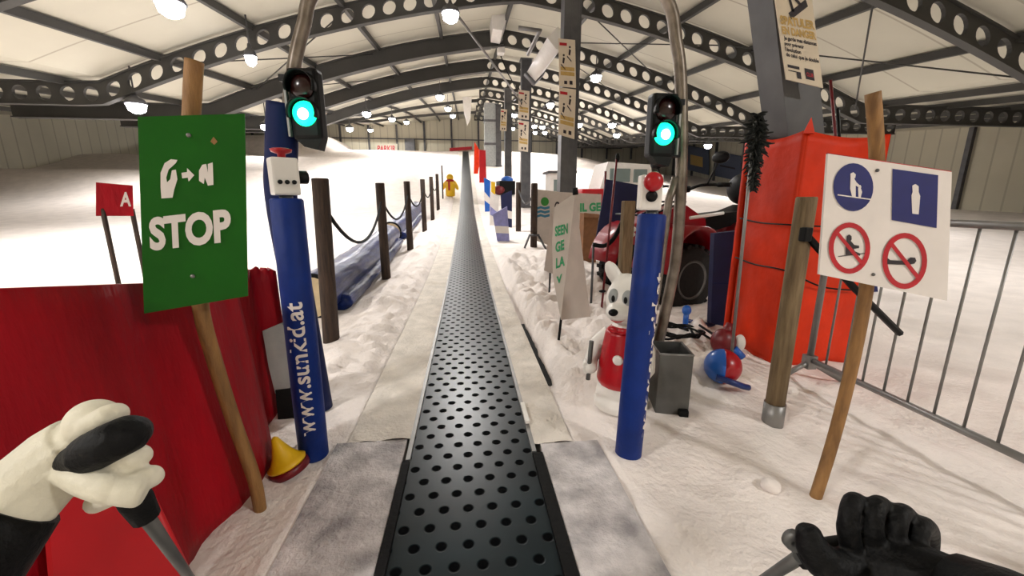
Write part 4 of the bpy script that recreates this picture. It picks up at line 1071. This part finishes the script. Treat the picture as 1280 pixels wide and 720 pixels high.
# banners on the right wall
for i, (x0, x1, ya, yb, lb) in enumerate(((858,886,181,214,'grey-blue wall banner with ochre block, beside the arch pipe'),(894,926,189,222,'grey-blue wall banner beside the orange padding'))):
    c = [DX(x0,ya,35.1), DX(x1,ya+6,35.1), DX(x1,yb+5,35.1), DX(x0,yb-2,35.1)]
    t = empty('wall_banner', c[3], lb, 'banner'); build('sheet', MB().slab(c, (.04,0,0)), mat('slate_banner', (84,92,112), .7), t)
    k = [lerp(lerp(c[0],c[1],u), lerp(c[3],c[2],u), v) for u, v in ((.2,.35),(.75,.35),(.75,.75),(.2,.75))]
    build('printed_block', MB().slab([q_-V((.02,0,0)) for q_ in (k if i == 0 else [lerp(lerp(c[0],c[1],u), lerp(c[3],c[2],u), v) for u, v in ((.2,.5),(.8,.5),(.8,.57),(.2,.57))])], (.01,0,0)), ptan if i == 0 else ink, t)

# ---------------------------------------------------------------- lamps
LP = [(212,3,'big lit floodlight over the STOP board',1),(170,130,'lit floodlight low under the roof left of the STOP board',1),(563,16,'big bright floodlight hung above the conveyor',2.3),(745,95,'bright floodlight between the signal light and poster column',1.2),
      (313,70,'pink-tinted floodlight behind the bamboo pole top',.3)]
LF = [(688,130),(550,120),(560,135),(566,144),(458,141),(490,148),(508,152),(437,160),(399,158),(463,162),(643,143),(641,160),(668,157),(678,158),(669,165),(681,165),(724,155),(765,155),(771,168),(885,181),(333,157)]
def lamp(x, y, label, power, group=None, r_=.28, wash=False):
    d = ray(x, y); tt = 4
    while tt < 69:
        p = C + d*tt
        if p.z > zb(p.x, p.y)-.35: break
        tt += .05
    p = C+d*tt
    if p.y > 69: p = C+d*(68/d.y)
    t = empty('floodlight', p, label, 'lamp', group)
    build('housing', MB().lathe([(r_,-.02),(r_*1.15,0),(r_*.9,.14),(r_*.4,.24),(.06,.3),(.05,.36)], p, None, 18), dsteel, t)
    build('lens', MB().lathe([(r_*.35,-.30),(r_*.8,-.22),(r_,-.02),(r_*.95,.0)], p, None, 18), lamp_glow, t)
    build('hanger', MB().tube([p+V((0,0,.33)), V((p.x,p.y,roof(p.x,p.y)-.02))], .025, 6), dsteel, t)
    l = bpy.data.lights.new('floodlight_beam', 'SPOT'); l.spot_size = radians(164); l.spot_blend = .6; l.energy = power*4
    if wash: l.spot_size = radians(180); l.spot_blend = 0; p = p-V((0,0,.0))
    l.color = (1,.972,.935); l.shadow_soft_size = .16
    lo = bpy.data.objects.new('floodlight_beam', l); COL.objects.link(lo); lo.parent = t; lo.location = (0,0,-.5*K)
    return t
PW = 100
for x, y, lb, k in LP: lamp(x, y, lb, PW*k, None, .17 if k < .5 else .28)
for i, (x, y) in enumerate(LF): lamp(x, y, 'small bright floodlight in the distant rows under the roof', PW*1.1, 'distant floodlights', .3) if (x, y) != (463,162) else lamp(x, y, 'floodlight close to the end wall throwing a bright patch on it', PW*3, None, .34, True)
# more of the same rows, over and behind the camera
for (x, y) in ((-9,3),(-5.5,-2),(6.5,-3),(11,8),(-12,10),(16,15),(22,26),(-20,26),(-20,44),(20,42)):
    p = V((x, y, zb(x, y)-.4))
    l = bpy.data.lights.new('floodlight_beam', 'SPOT'); l.spot_size = radians(164); l.spot_blend = .6; l.energy = 4*PW*(1.5 if y < 5 else 1.0); l.color = (1,.972,.935); l.shadow_soft_size = .22
    lo = bpy.data.objects.new('floodlight_beam', l); COL.objects.link(lo); lo.location = p*K

# ---------------------------------------------------------------- world, camera, view
w = bpy.data.worlds.new('world'); S.world = w; w.use_nodes = True
w.node_tree.nodes['Background'].inputs[0].default_value = (.02,.02,.022,1)
cam = bpy.data.cameras.new('camera'); co = bpy.data.objects.new('camera', cam); COL.objects.link(co); S.camera = co
cam.sensor_width = 36; cam.lens = 36*FP/1280; cam.clip_start = .02; cam.clip_end = 400
Mx = Matrix((RT, UP, -FW)).transposed().to_4x4(); Mx.translation = C*K; co.matrix_world = Mx
S.view_settings.view_transform = 'Standard'; S.view_settings.look = 'None'; S.view_settings.gamma = 1; S.view_settings.use_curve_mapping = False
S.view_settings.exposure = .28
